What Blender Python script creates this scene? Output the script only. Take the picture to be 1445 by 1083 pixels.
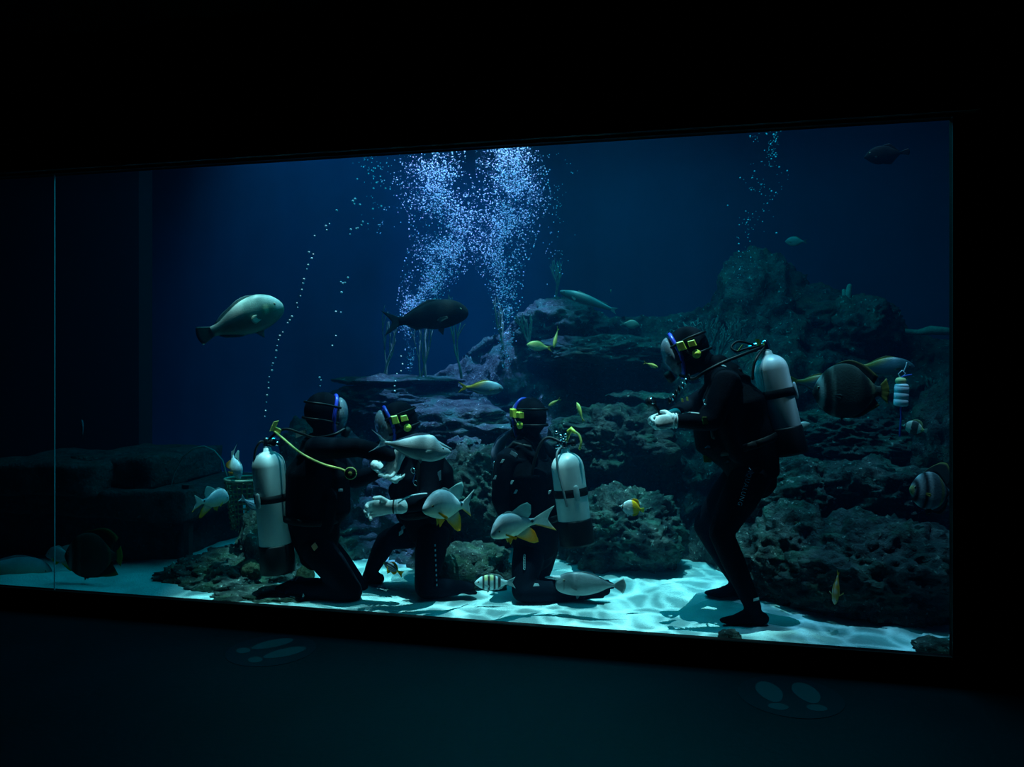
import bpy, bmesh, math, random
import numpy as np
from mathutils import Vector, Matrix, noise
from mathutils.bvhtree import BVHTree

for _o in list(bpy.data.objects):
    bpy.data.objects.remove(_o)
SC = bpy.context.scene
COL = SC.collection
PI = math.pi

# ------------------------------------------------------------------ camera
FPX, CX, HY, YAW = 1100.0, 722.5, 517.0, math.radians(12.6)   # focal length in pixels, picture centre, horizon row
EYE = Vector((0.0, -4.20, 1.57))
cam_data = bpy.data.cameras.new('camera')
cam_data.sensor_width = 36.0
cam_data.sensor_fit = 'HORIZONTAL'
cam_data.lens = FPX / 1445.0 * 36.0
cam_data.shift_y = -(541.5 - HY) / 1445.0
cam = bpy.data.objects.new('camera', cam_data)
COL.objects.link(cam)
cam.location = EYE
cam.rotation_euler = (PI / 2, 0, YAW)
SC.camera = cam
FWD = Vector((-math.sin(YAW), math.cos(YAW), 0))
RGT = Vector((math.cos(YAW), math.sin(YAW), 0))

def at(px, py, Y):
    """world point on the vertical plane y = Y that is seen at pixel (px, py)"""
    d = FWD + RGT * ((px - CX) / FPX) + Vector((0, 0, 1)) * ((HY - py) / FPX)
    return EYE + d * ((Y - EYE.y) / d.y)

def mpp(px, Y):
    """metres per pixel at column px on the plane y = Y"""
    p = at(px, HY, Y)
    return (p - EYE).dot(FWD) / FPX

# ------------------------------------------------------------------ view, world, lights
vs = SC.view_settings
vs.view_transform = 'Standard'
vs.look = 'None'
vs.gamma = 1.0
vs.use_curve_mapping = False
vs.exposure = 0.0
world = bpy.data.worlds.new('world')
SC.world = world
world.use_nodes = True
world.node_tree.nodes['Background'].inputs[0].default_value = (0.02, 0.05, 0.09, 1)
world.node_tree.nodes['Background'].inputs[1].default_value = 0.004
SC.cycles.max_bounces = 6
SC.cycles.diffuse_bounces = 3
SC.cycles.volume_bounces = 1
SC.cycles.transparent_max_bounces = 12
SC.cycles.caustics_reflective = False
SC.cycles.caustics_refractive = False
SC.cycles.sample_clamp_indirect = 3.0
SC.cycles.use_denoising = True

def spot(name, loc, target, energy, color, angle, blend=0.5, radius=0.05, ripple=None):
    l = bpy.data.lights.new(name, 'SPOT')
    l.energy = energy; l.color = color; l.spot_size = math.radians(angle)
    l.spot_blend = blend; l.shadow_soft_size = radius
    o = bpy.data.objects.new(name, l); COL.objects.link(o)
    o.location = loc
    o.rotation_euler = (Vector(target) - Vector(loc)).to_track_quat('-Z', 'Y').to_euler()
    if ripple:                       # caustics of a rippled surface, put into the lamp as a texture
        scale, lo, hi = ripple
        l.use_nodes = True
        nt = l.node_tree; n = nt.nodes; k = nt.links
        em = n['Emission']
        tc = n.new('ShaderNodeTexCoord')
        sp = n.new('ShaderNodeSeparateXYZ'); k.new(tc.outputs['Normal'], sp.inputs[0])
        dv = n.new('ShaderNodeVectorMath'); dv.operation = 'DIVIDE'
        cz = n.new('ShaderNodeCombineXYZ')
        for i in range(3): k.new(sp.outputs[2], cz.inputs[i])
        k.new(tc.outputs['Normal'], dv.inputs[0]); k.new(cz.outputs[0], dv.inputs[1])
        nz = n.new('ShaderNodeTexNoise'); nz.inputs['Scale'].default_value = scale * 0.8; nz.inputs['Detail'].default_value = 1.0
        k.new(dv.outputs[0], nz.inputs['Vector'])
        mx = n.new('ShaderNodeMix'); mx.data_type = 'VECTOR'; mx.inputs[0].default_value = 0.012
        k.new(dv.outputs[0], mx.inputs[4]); k.new(nz.outputs['Color'], mx.inputs[5])
        val = None
        for sc_, amp in ((scale, 1.0), (scale * 0.43, 0.7)):
            vo = n.new('ShaderNodeTexVoronoi'); vo.feature = 'DISTANCE_TO_EDGE'; vo.inputs['Scale'].default_value = sc_
            k.new(mx.outputs[1], vo.inputs['Vector'])
            mr = n.new('ShaderNodeMapRange'); mr.interpolation_type = 'SMOOTHSTEP'
            mr.inputs[1].default_value = 0.13; mr.inputs[2].default_value = 0.0
            mr.inputs[3].default_value = lo if val is None else 0.0; mr.inputs[4].default_value = hi * amp
            k.new(vo.outputs['Distance'], mr.inputs[0])
            if val is None: val = mr.outputs[0]
            else:
                ad = n.new('ShaderNodeMath'); ad.operation = 'ADD'; k.new(val, ad.inputs[0]); k.new(mr.outputs[0], ad.inputs[1]); val = ad.outputs[0]
        k.new(val, em.inputs['Strength'])
    return o

def area(name, loc, size, energy, color, target=None):
    l = bpy.data.lights.new(name, 'AREA')
    l.shape = 'RECTANGLE'; l.size, l.size_y = size
    l.energy = energy; l.color = color
    o = bpy.data.objects.new(name, l); COL.objects.link(o)
    o.location = loc
    if target is not None:
        o.rotation_euler = (Vector(target) - Vector(loc)).to_track_quat('-Z', 'Y').to_euler()
    return o

# lamps hung high over the open top of the tank, plus added wash and fill
RIP = (55.0, 0.62, 1.9)
spot('tank_lamp', (-0.85, 0.15, 12.0), (-0.85, 0.80, 0), 5200, (0.74, 0.97, 1.0), 17, 0.8, 0.02, RIP)
spot('tank_lamp', (1.1, 0.2, 12.0), (1.1, 0.95, 0), 2000, (0.48, 0.70, 1.0), 11.5, 0.9, 0.02, RIP)
spot('tank_lamp', (-2.62, 0.15, 12.0), (-2.62, 0.66, 0), 4200, (0.62, 0.96, 1.0), 8.6, 0.8, 0.02, RIP)
spot('reef_lamp', (-0.1, 2.1, 12.0), (-0.1, 2.1, 0), 900, (0.30, 0.88, 1.0), 14, 0.9, 0.02, RIP)
spot('bubble_lamp', (-1.85, 2.35, 9.5), (-1.85, 2.35, 0), 12500, (0.50, 0.40, 1.0), 14, 0.45, 0.1)
spot('back_wash', (-4.7, 3.4, 8.5), (-4.7, 5.3, 2.6), 800, (0.02, 0.42, 1.0), 52, 1.0, 0.3)  # added blue wash that brightens the back wall and open water
area('tank_fill', (-1.0, 1.4, 4.2), (4.0, 2.6), 100, (0.01, 0.66, 0.92))  # teal fill added over the tank in place of ambient light

# ------------------------------------------------------------------ materials
MATS = {}
def mat(name, color=(0.5, 0.5, 0.5), rough=0.6, metal=0.0, spec=0.5, noise_amt=0.0, noise_scale=20.0, bump=0.0, bump_scale=60.0,
        vcol=False, color2=None, sheen=0.0, coat=0.0):
    if name in MATS: return MATS[name]
    m = bpy.data.materials.new(name); m.use_nodes = True
    nt = m.node_tree; n = nt.nodes; k = nt.links
    b = n['Principled BSDF']
    b.inputs['Roughness'].default_value = rough
    b.inputs['Metallic'].default_value = metal
    b.inputs['Specular IOR Level'].default_value = spec
    b.inputs['Coat Weight'].default_value = coat
    tc = n.new('ShaderNodeTexCoord')
    src = None
    if vcol:
        a = n.new('ShaderNodeVertexColor'); a.layer_name = 'Col'; src = a.outputs['Color']
    if noise_amt > 0 or color2 is not None:
        nz = n.new('ShaderNodeTexNoise'); nz.inputs['Scale'].default_value = noise_scale; nz.inputs['Detail'].default_value = 5
        k.new(tc.outputs['Object'], nz.inputs['Vector'])
        mx = n.new('ShaderNodeMix'); mx.data_type = 'RGBA'
        if color2 is not None:
            rp = n.new('ShaderNodeMapRange'); rp.inputs[1].default_value = 0.38; rp.inputs[2].default_value = 0.62
            k.new(nz.outputs['Fac'], rp.inputs[0]); k.new(rp.outputs[0], mx.inputs[0])
            mx.inputs[6].default_value = (*color, 1); mx.inputs[7].default_value = (*color2, 1)
            if src is not None: k.new(src, mx.inputs[6])
        else:
            mx.blend_type = 'MULTIPLY'; mx.inputs[0].default_value = noise_amt
            mx.inputs[6].default_value = (*color, 1)
            if src is not None: k.new(src, mx.inputs[6])
            rp = n.new('ShaderNodeMapRange'); rp.inputs[1].default_value = 0.3; rp.inputs[2].default_value = 0.7
            rp.inputs[3].default_value = 0.35; rp.inputs[4].default_value = 1.3
            k.new(nz.outputs['Fac'], rp.inputs[0]); k.new(rp.outputs[0], mx.inputs[7])
        k.new(mx.outputs[2], b.inputs['Base Color'])
    elif src is not None:
        k.new(src, b.inputs['Base Color'])
    else:
        b.inputs['Base Color'].default_value = (*color, 1)
    if bump > 0:
        bn = n.new('ShaderNodeTexNoise'); bn.inputs['Scale'].default_value = bump_scale; bn.inputs['Detail'].default_value = 6
        k.new(tc.outputs['Object'], bn.inputs['Vector'])
        bp = n.new('ShaderNodeBump'); bp.inputs['Strength'].default_value = 1.0; bp.inputs['Distance'].default_value = bump
        k.new(bn.outputs['Fac'], bp.inputs['Height']); k.new(bp.outputs[0], b.inputs['Normal'])
    MATS[name] = m
    return m

def rock_mat(name, dark, light, algae, spot_col, scale=1.0):
    """porous reef rock: three noises mix bare rock, algae film and pale specks, part encrusting growth, part painted caustic light"""
    m = bpy.data.materials.new(name); m.use_nodes = True
    nt = m.node_tree; n = nt.nodes; k = nt.links
    b = n['Principled BSDF']; b.inputs['Roughness'].default_value = 0.9; b.inputs['Specular IOR Level'].default_value = 0.2
    tc = n.new('ShaderNodeTexCoord')
    def nz(s, d, lo, hi):
        t = n.new('ShaderNodeTexNoise'); t.inputs['Scale'].default_value = s * scale; t.inputs['Detail'].default_value = d
        t.inputs['Roughness'].default_value = 0.65
        k.new(tc.outputs['Object'], t.inputs['Vector'])
        r = n.new('ShaderNodeMapRange'); r.inputs[1].default_value = lo; r.inputs[2].default_value = hi
        k.new(t.outputs['Fac'], r.inputs[0]); return r.outputs[0], t.outputs['Fac']
    def mix(f, a, c):
        x = n.new('ShaderNodeMix'); x.data_type = 'RGBA'; k.new(f, x.inputs[0])
        for i, v in ((6, a), (7, c)):
            if isinstance(v, tuple): x.inputs[i].default_value = (*v, 1)
            else: k.new(v, x.inputs[i])
        return x.outputs[2]
    f1, _ = nz(9, 8, 0.35, 0.65)
    f2, _ = nz(4, 5, 0.48, 0.62)
    f3, h3 = nz(26, 8, 0.60, 0.68)  # pale specks: encrusting growth plus caustic glints put into the colour
    c = mix(f3, mix(f2, mix(f1, dark, light), algae), spot_col)
    k.new(c, b.inputs['Base Color'])
    bp = n.new('ShaderNodeBump'); bp.inputs['Distance'].default_value = 0.05
    k.new(h3, bp.inputs['Height']); k.new(bp.outputs[0], b.inputs['Normal'])
    MATS[name] = m
    return m

# ------------------------------------------------------------------ object helpers
def tag(o, label=None, cat=None, group=None, kind=None):
    if label: o['label'] = label
    if cat: o['category'] = cat
    if group: o['group'] = group
    if kind: o['kind'] = kind
    return o

def thing(name, label, cat, loc=(0, 0, 0), group=None):
    o = bpy.data.objects.new(name, None); COL.objects.link(o)
    o.location = loc; o.empty_display_size = 0.1
    return tag(o, label, cat, group)

def obj(name, verts, faces, m, parent=None, smooth=True, cols=None, origin=None, world_space=True):
    """ONE mesh object. verts are world coordinates unless world_space is False (then they are local to the parent)"""
    off = Vector((0, 0, 0))
    if world_space:
        if origin is not None: off = Vector(origin)
        elif parent is not None:
            off = parent.location if parent.parent is None else parent.location + parent.parent.location
    me = bpy.data.meshes.new(name)
    v = np.asarray([tuple(x) for x in verts], dtype=float).reshape(-1, 3) - np.array(off)
    me.from_pydata(v.tolist(), [], [list(f) for f in faces])
    if smooth: me.polygons.foreach_set('use_smooth', [True] * len(me.polygons))
    if cols is not None:
        ca = me.color_attributes.new('Col', 'FLOAT_COLOR', 'POINT')
        c = np.ones((len(v), 4)); c[:, :3] = np.asarray(cols)
        ca.data.foreach_set('color', c.ravel())
    me.materials.append(m)
    me.update()
    o = bpy.data.objects.new(name, me); COL.objects.link(o)
    if parent is not None:
        o.parent = parent
    elif world_space and origin is not None:
        o.location = origin
    return o

def centre_of(verts):
    a = np.asarray([tuple(v) for v in verts]); lo, hi = a.min(0), a.max(0)
    return Vector(((lo[0] + hi[0]) / 2, (lo[1] + hi[1]) / 2, lo[2]))

class MB:
    """collects shapes for one mesh"""
    def __init__(s): s.v = []; s.f = []
    def add(s, v, f):
        o = len(s.v); s.v += [Vector(x) for x in v]; s.f += [[i + o for i in q] for q in f]; return s
    def box(s, lo, hi):
        (a, b, c), (d, e, g) = lo, hi
        return s.add([(a,b,c),(d,b,c),(d,e,c),(a,e,c),(a,b,g),(d,b,g),(d,e,g),(a,e,g)],
                     [(0,3,2,1),(4,5,6,7),(0,1,5,4),(1,2,6,5),(2,3,7,6),(3,0,4,7)])
    def loft(s, rings, cap=True):
        n = len(rings[0]); v = [p for r in rings for p in r]; f = []
        for i in range(len(rings) - 1):
            for j in range(n):
                f.append((i*n+j, i*n+(j+1) % n, (i+1)*n+(j+1) % n, (i+1)*n+j))
        if cap:
            f.append(tuple(range(n))[::-1]); f.append(tuple((len(rings)-1)*n + j for j in range(n)))
        return s.add(v, f)
    def tube(s, pts, r, n=10, side=None, flat=1.0, round_ends=True):
        """tube along pts, r a number or a list; side: the direction of the wide axis, flat: ratio of the other axis (number or list)"""
        P = [Vector(p) for p in pts]
        R = list(r) if hasattr(r, '__len__') else [r] * len(P)
        F = list(flat) if hasattr(flat, '__len__') else [flat] * len(P)
        if round_ends:
            d0 = (P[0] - P[1]).normalized(); d1 = (P[-1] - P[-2]).normalized()
            P = [P[0] + d0 * R[0] * .85, P[0] + d0 * R[0] * .55] + P + [P[-1] + d1 * R[-1] * .55, P[-1] + d1 * R[-1] * .85]
            F = [F[0], F[0]] + F + [F[-1], F[-1]]
            R = [R[0] * .35, R[0] * .8] + R + [R[-1] * .8, R[-1] * .35]
        rings = []; u = None
        for i, p in enumerate(P):
            t = (P[min(i+1, len(P)-1)] - P[max(i-1, 0)]).normalized()
            if side is not None: u = Vector(side)
            elif u is None: u = t.orthogonal()
            u = (u - t * u.dot(t))
            if u.length < 1e-6: u = t.orthogonal()
            u.normalize(); w = t.cross(u)
            rings.append([p + u * (math.cos(2*PI*j/n) * R[i]) + w * (math.sin(2*PI*j/n) * R[i] * F[i]) for j in range(n)])
        return s.loft(rings)
    def sphere(s, c, r, nu=12, nv=8, axes=None):
        c = Vector(c); r = Vector(r) if hasattr(r, '__len__') else Vector((r, r, r))
        ax = axes or (Vector((1,0,0)), Vector((0,1,0)), Vector((0,0,1)))
        rings = []
        for i in range(1, nv):
            th = PI * i / nv
            rings.append([c + ax[0]*(r.x*math.sin(th)*math.cos(2*PI*j/nu)) + ax[1]*(r.y*math.sin(th)*math.sin(2*PI*j/nu)) - ax[2]*(r.z*math.cos(th)) for j in range(nu)])
        n = nu; v = [p for q in rings for p in q]; f = []
        for i in range(len(rings)-1):
            for j in range(n): f.append((i*n+j, i*n+(j+1) % n, (i+1)*n+(j+1) % n, (i+1)*n+j))
        v += [c - ax[2]*r.z, c + ax[2]*r.z]; a = len(v)-2
        for j in range(n):
            f.append((a, (j+1) % n, j)); f.append((a+1, (len(rings)-1)*n+j, (len(rings)-1)*n+(j+1) % n))
        return s.add(v, f)
    def lathe(s, base, axis, prof, n=24, side=None):
        """prof: (distance along axis, radius)"""
        base = Vector(base); t = Vector(axis).normalized(); u = t.orthogonal() if side is None else Vector(side)
        u = (u - t*u.dot(t)).normalized(); w = t.cross(u)
        return s.loft([[base + t*h + u*(r*math.cos(2*PI*j/n)) + w*(r*math.sin(2*PI*j/n)) for j in range(n)] for h, r in prof])
    def build(s, name, m, parent=None, **k):
        return obj(name, s.v, s.f, m, parent, **k)
    def remesh(s, voxel, smooth=3):
        """one continuous surface around all the shapes"""
        me = bpy.data.meshes.new('tmp'); me.from_pydata([tuple(v) for v in s.v], [], s.f)
        o = bpy.data.objects.new('tmp', me); COL.objects.link(o)
        md = o.modifiers.new('r', 'REMESH'); md.mode = 'VOXEL'; md.voxel_size = voxel
        if smooth:
            sm = o.modifiers.new('s', 'SMOOTH'); sm.iterations = smooth; sm.factor = 0.5
        dg = bpy.context.evaluated_depsgraph_get()
        ev = o.evaluated_get(dg).data
        r = MB(); r.v = [v.co.copy() for v in ev.vertices]; r.f = [list(p.vertices) for p in ev.polygons]
        bpy.data.objects.remove(o); bpy.data.meshes.remove(me)
        return r

def fbm(p, octs=4, lac=2.0, gain=0.5):
    a, s, t = 1.0, 0.0, 0.0
    for _ in range(octs):
        s += a * noise.noise(p); t += a; p = p * lac; a *= gain
    return s / t
# ------------------------------------------------------------------ the setting: dark viewing room
WX0, WXJ, WX1, WZ0, WZ1 = -6.2, -3.924, 1.27, 0.145, 2.787     # window: left end, pane joint, right end, bottom, top
m_wall = mat('black_wall_paint', (0.004, 0.0045, 0.005), 0.9, spec=.1, noise_amt=0.4, noise_scale=3, bump=0.002, bump_scale=40)
m_lintel = mat('dark_timber_lintel', (0.035, 0.032, 0.028), 0.75, noise_amt=0.7, noise_scale=14, bump=0.004, bump_scale=25)
m_frame = mat('black_window_frame', (0.010, 0.009, 0.008), 0.7, spec=.2)
m_floor = mat('dark_room_floor', (0.006, 0.0085, 0.0145), 0.55, spec=0.3, noise_amt=0.5, noise_scale=1.6, bump=0.002, bump_scale=30)

def struct(name, mb, m, parent=None, **k):
    return tag(mb.build(name, m, parent, **k), kind='structure')

struct('floor', MB().box((-7, -7, -0.1), (5, 0.0, 0.0)), m_floor, smooth=False)
struct('ceiling', MB().box((-7, -7, 3.6), (5, 0.0, 3.7)), m_wall, smooth=False)
struct('wall_front', MB().box((-9, 0.0, -0.1), (WX1, 0.036, WZ0)).box((-9, 0.0, WZ1), (5, 0.036, 4.6)).box((WX1, 0.0, -0.1), (5, 0.036, WZ1)).box((-9, 0, WZ0), (WX0, .036, WZ1)), m_wall, smooth=False)
struct('wall_left', MB().box((-7.1, -7, 0), (-7, 0.0, 3.6)), m_wall, smooth=False)
struct('wall_right', MB().box((5, -7, 0), (5.1, 0.0, 3.6)), m_wall, smooth=False)
struct('wall_behind', MB().box((-7, -7.1, 0), (5, -7, 3.6)), m_wall, smooth=False)
struct('trim_1', MB().box((-6.4, -0.07, WZ1 + 0.015), (1.42, 0.0, WZ1 + 0.30)), m_lintel, smooth=False)
win = tag(thing('window_1', 'wide aquarium window of two clear panes in a thin black frame', 'window', (WX1, 0, WZ0)), kind='structure')
g = 0.025
MB().box((WX0, -0.015, WZ0 - g), (WX1 + g, 0.0, WZ0)).build('frame_rail', m_frame, win, smooth=False)
MB().box((WX0, -0.03, WZ1), (WX1 + g, 0.0, WZ1 + g)).build('frame_rail', m_frame, win, smooth=False)
MB().box((WX1, -0.02, WZ0 - g), (WX1 + 0.050, 0.0, WZ1)).build('frame_post', m_frame, win, smooth=False)
m_glass = bpy.data.materials.new('clear_acrylic'); m_glass.use_nodes = True
_n = m_glass.node_tree.nodes; _n.remove(_n['Principled BSDF'])
_t = _n.new('ShaderNodeBsdfTransparent'); _t.inputs[0].default_value = (0.94, 0.985, 0.99, 1)
m_glass.node_tree.links.new(_t.outputs[0], _n['Material Output'].inputs[0])
MB().box((WXJ + 0.003, 0.006, WZ0), (WX1, 0.034, WZ1)).build('pane', m_glass, win, smooth=False)
MB().box((WX0, 0.006, WZ0), (WXJ - 0.003, 0.034, WZ1)).build('pane', m_glass, win, smooth=False)
m_seal = mat('pale_glass_joint', (0.25, 0.6, 0.66), 0.4)
tag(MB().box((WXJ - 0.0028, 0.004, WZ0), (WXJ + 0.0028, 0.010, WZ1)).build('pane_joint', m_seal, win, smooth=False), 'thin pale sealed joint between the two panes')

# ------------------------------------------------------------------ the tank behind the glass
TX0, TX1, TY1, TZ1 = -8.8, 3.4, 5.4, 3.25
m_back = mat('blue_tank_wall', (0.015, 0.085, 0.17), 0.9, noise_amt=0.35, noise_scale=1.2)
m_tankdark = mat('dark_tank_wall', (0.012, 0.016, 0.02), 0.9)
struct('wall_back', MB().box((TX0 - 0.2, TY1, -0.1), (TX1 + 0.2, TY1 + 0.2, 4.4)), m_back, smooth=False)
struct('wall_tank_right', MB().box((TX1, 0.036, -0.1), (TX1 + 0.2, TY1, 4.4)), m_back, smooth=False)
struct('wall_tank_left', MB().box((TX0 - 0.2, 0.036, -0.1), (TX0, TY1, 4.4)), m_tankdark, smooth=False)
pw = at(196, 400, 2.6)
struct('wall_dark_screen', MB().box((TX0, 2.6, -0.1), (pw.x, 2.8, 4.4)), m_tankdark, smooth=False)  # dark screen added so the lit water ends at a black edge

m_water = bpy.data.materials.new('sea_water'); m_water.use_nodes = True
_nt = m_water.node_tree; _n = _nt.nodes; _n.remove(_n['Principled BSDF'])
_a = _n.new('ShaderNodeVolumeAbsorption'); _a.inputs['Color'].default_value = (0.0, 0.80, 0.86, 1); _a.inputs['Density'].default_value = 0.30
_s = _n.new('ShaderNodeVolumeScatter'); _s.inputs['Color'].default_value = (0.03, 0.42, 1.0, 1); _s.inputs['Density'].default_value = 0.019
_s.inputs['Anisotropy'].default_value = 0.3
_d = _n.new('ShaderNodeAddShader')
_nt.links.new(_a.outputs[0], _d.inputs[0]); _nt.links.new(_s.outputs[0], _d.inputs[1]); _nt.links.new(_d.outputs[0], _n['Material Output'].inputs['Volume'])
struct('water', MB().box((TX0 + .001, 0.0362, -0.05), (TX1 - .001, TY1 - .001, TZ1)), m_water, smooth=False)

def sand_z(x, y):
    p = Vector((x, y, 0))
    z = 0.075 + 0.030 * noise.noise(p * 1.3) + 0.022 * noise.noise(p * 3.4 + Vector((7, 0, 0))) + 0.010 * noise.noise(p * 8) + 0.004 * noise.noise(p * 17)
    z += 0.05 * max(0, min(1, (y - 0.9) / 0.6))
    return z
vx = np.linspace(TX0, TX1, 260); vy = np.concatenate([np.linspace(0.0365, 2.0, 74), np.linspace(2.1, TY1, 12)])
sv = [(x, y, sand_z(x, y)) for y in vy for x in vx]
nx_ = len(vx)
sf = [(j*nx_+i, j*nx_+i+1, (j+1)*nx_+i+1, (j+1)*nx_+i) for j in range(len(vy)-1) for i in range(nx_-1)]
m_sand = mat('pale_sand', (0.58, 0.74, 0.72), 0.95, spec=0.1, noise_amt=0.35, noise_scale=5, bump=0.008, bump_scale=90)
tag(obj('sand_bed', sv, sf, m_sand), 'pale rippled sand covering the bottom of the tank', 'sand', kind='stuff')

# footprint stickers on the room floor
m_stick = mat('dark_blue_sticker', (0.004, 0.005, 0.014), 0.5)
m_foot = mat('pale_blue_print', (0.04, 0.06, 0.07), 0.6)
def floor_at(px, py):
    d = FWD + RGT*((px-CX)/FPX) + Vector((0, 0, 1))*((HY-py)/FPX)
    return EYE + d * (-EYE.z / d.z)
def ellipse_plate(c, ax, ay, z0, z1, n=36, taper=None):
    b = MB(); r0 = []; r1 = []
    for j in range(n):
        a = 2*PI*j/n; s = 1.0 if taper is None else taper(math.sin(a))
        p = Vector(c) + Vector(ax)*(math.cos(a)*s) + Vector(ay)*math.sin(a)
        r0.append(Vector((p.x, p.y, z0))); r1.append(Vector((p.x, p.y, z1)))
    return b.loft([r0, r1])
def floor_sticker(px, py, R, ang, label):
    c = floor_at(px, py); t = thing('floor_sticker', label, 'sticker', c, 'footprint stickers on the room floor')
    ellipse_plate(c, (R, 0, 0), (0, R, 0), 0.0005, 0.002, 48).build('disc', m_stick, t, smooth=False)
    d = Vector((math.cos(ang), math.sin(ang), 0)); s = Vector((-d.y, d.x, 0))
    for q in (-1, 1):
        o = c + s*q*R*0.36
        ellipse_plate(o + d*R*0.17, s*R*0.25, d*R*0.50, 0.002, 0.003, 32, lambda v: 1.0 - 0.18*max(0, -v)).build('sole_print', m_foot, t, smooth=False)
        ellipse_plate(o - d*R*0.52, s*R*0.19, d*R*0.15, 0.002, 0.003, 24).build('heel_print', m_foot, t, smooth=False)
floor_sticker(383, 918, 0.24, math.radians(52), 'dark round floor sticker with two pale footprints, the farther one on the room floor')
floor_sticker(1115, 983, 0.24, math.radians(98), 'dark round floor sticker with two pale footprints, the nearer one on the room floor')
# ------------------------------------------------------------------ reef rockwork
m_reef = rock_mat('reef_rock', (0.020, 0.028, 0.030), (0.085, 0.105, 0.095), (0.03, 0.10, 0.075), (0.42, 0.45, 0.40))
m_reef_dark = rock_mat('reef_rock_dark', (0.016, 0.021, 0.024), (0.06, 0.075, 0.075), (0.03, 0.075, 0.055), (0.20, 0.23, 0.20))
m_reef_pale = rock_mat('reef_rock_speckled', (0.03, 0.04, 0.04), (0.14, 0.17, 0.15), (0.07, 0.13, 0.08), (0.70, 0.72, 0.62), 1.3)
m_olive = rock_mat('olive_coral_skin', (0.06, 0.075, 0.04), (0.16, 0.17, 0.09), (0.09, 0.13, 0.06), (0.30, 0.32, 0.2), 2.0)
m_slate = rock_mat('dark_ruin_stone', (0.030, 0.036, 0.04), (0.085, 0.095, 0.10), (0.04, 0.06, 0.055), (0.12, 0.14, 0.13), 1.0)

def interp(x, pts):
    return float(np.interp(x, [p[0] for p in pts], [p[1] for p in pts]))

TOP = [(430, 640), (470, 560), (520, 545), (600, 535), (650, 505), (700, 470), (750, 440), (800, 425), (860, 450), (930, 455), (980, 440), (1010, 420),
       (1040, 375), (1075, 355), (1110, 362), (1140, 410), (1190, 425), (1240, 440), (1290, 470), (1345, 475), (1420, 480)]
YB = [(430, 1.25), (600, 1.35), (700, 1.45), (850, 1.65), (980, 1.75), (1040, 1.4), (1100, 1.05), (1200, 0.95), (1420, 0.95)]
YT = [(430, 2.4), (600, 2.8), (800, 3.1), (1000, 3.3), (1100, 3.4), (1300, 3.1), (1420, 3.0)]
NU, NV = 250, 80
rv, rf = [], []
for j in range(NV + 14):
    for i in range(NU):
        px = 430 + (1420 - 430) * i / (NU - 1)
        v = min(1.0, j / (NV - 1))
        Yb, Yt = interp(px, YB), interp(px, YT)
        Y = Yb + (Yt - Yb) * v ** 1.15
        zb = at(px, 880, Yb); zb.z = -0.05
        top = at(px, interp(px, TOP), Yt)
        # stepped ledges: the rise alternates between steep faces and shallow shelves
        s = v + 0.045 * math.sin(v * 19 + px * 0.012) * (1 - v)
        p = zb.lerp(top, s); p.y = Y
        p.x = at(px, HY, Y).x
        if j >= NV:                      # over the crest and down behind
            b = (j - NV + 1) / 14
            p.y = Yt + 1.0 * b; p.z = top.z * (1 - b ** 2) - 0.05
        q = Vector((p.x, p.y, p.z))
        n1 = fbm(q * 1.9, 4) ; n2 = abs(fbm(q * 5.0 + Vector((3, 1, 2)), 4)); n3 = fbm(q * 13, 3)
        edge = 1.0 if j < NV else max(0, 1 - (j - NV) / 10)
        p.y -= (0.42 * n1 + 0.22 * (0.3 - n2) + 0.07 * n3) * edge
        p.z += (0.10 * fbm(q * 2.7 + Vector((9, 9, 9)), 3) + 0.05 * n3) * min(1, v * 4) * edge
        rv.append(p)
for j in range(NV + 13):
    for i in range(NU - 1):
        rf.append((j*NU+i, j*NU+i+1, (j+1)*NU+i+1, (j+1)*NU+i))
reef_o = centre_of(rv)
tag(obj('reef_slope', rv, rf, m_reef, origin=reef_o), 'dark ledged rock slope filling the rear of the tank', 'reef', kind='structure')

def ico(sub):
    bm = bmesh.new(); bmesh.ops.create_icosphere(bm, subdivisions=sub, radius=1.0)
    v = [x.co.copy() for x in bm.verts]; f = [[y.index for y in x.verts] for x in bm.faces]
    bm.free(); return v, f
ICO6, ICO5, ICO4, ICO2, ICO1 = ico(6), ico(5), ico(4), ico(2), ico(1)

def rock(name, label, cat, px, py, Y, wpx, hpx, dy, seed, m, amp=0.42, freq=1.5, ground=False, group=None, base=ICO5):
    c = at(px, py, Y); s = mpp(px, Y); a, b = wpx * s, hpx * s
    off = Vector((seed * 3.7, seed * 1.3, -seed * 2.1)); vs_ = []
    for u in base[0]:
        d = 1 + amp * 1.15 * fbm(u * freq + off, 3) + amp * 0.9 * (0.22 - abs(fbm(u * freq * 2.6 + off, 4))) + amp * 0.28 * fbm(u * freq * 9 + off, 3)
        vs_.append(Vector((c.x + u.x * a * d, c.y + u.y * dy * d, c.z + u.z * b * d)))
    o = obj(name, vs_, base[1], m, origin=centre_of(vs_))
    return tag(o, label, cat, group)

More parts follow.
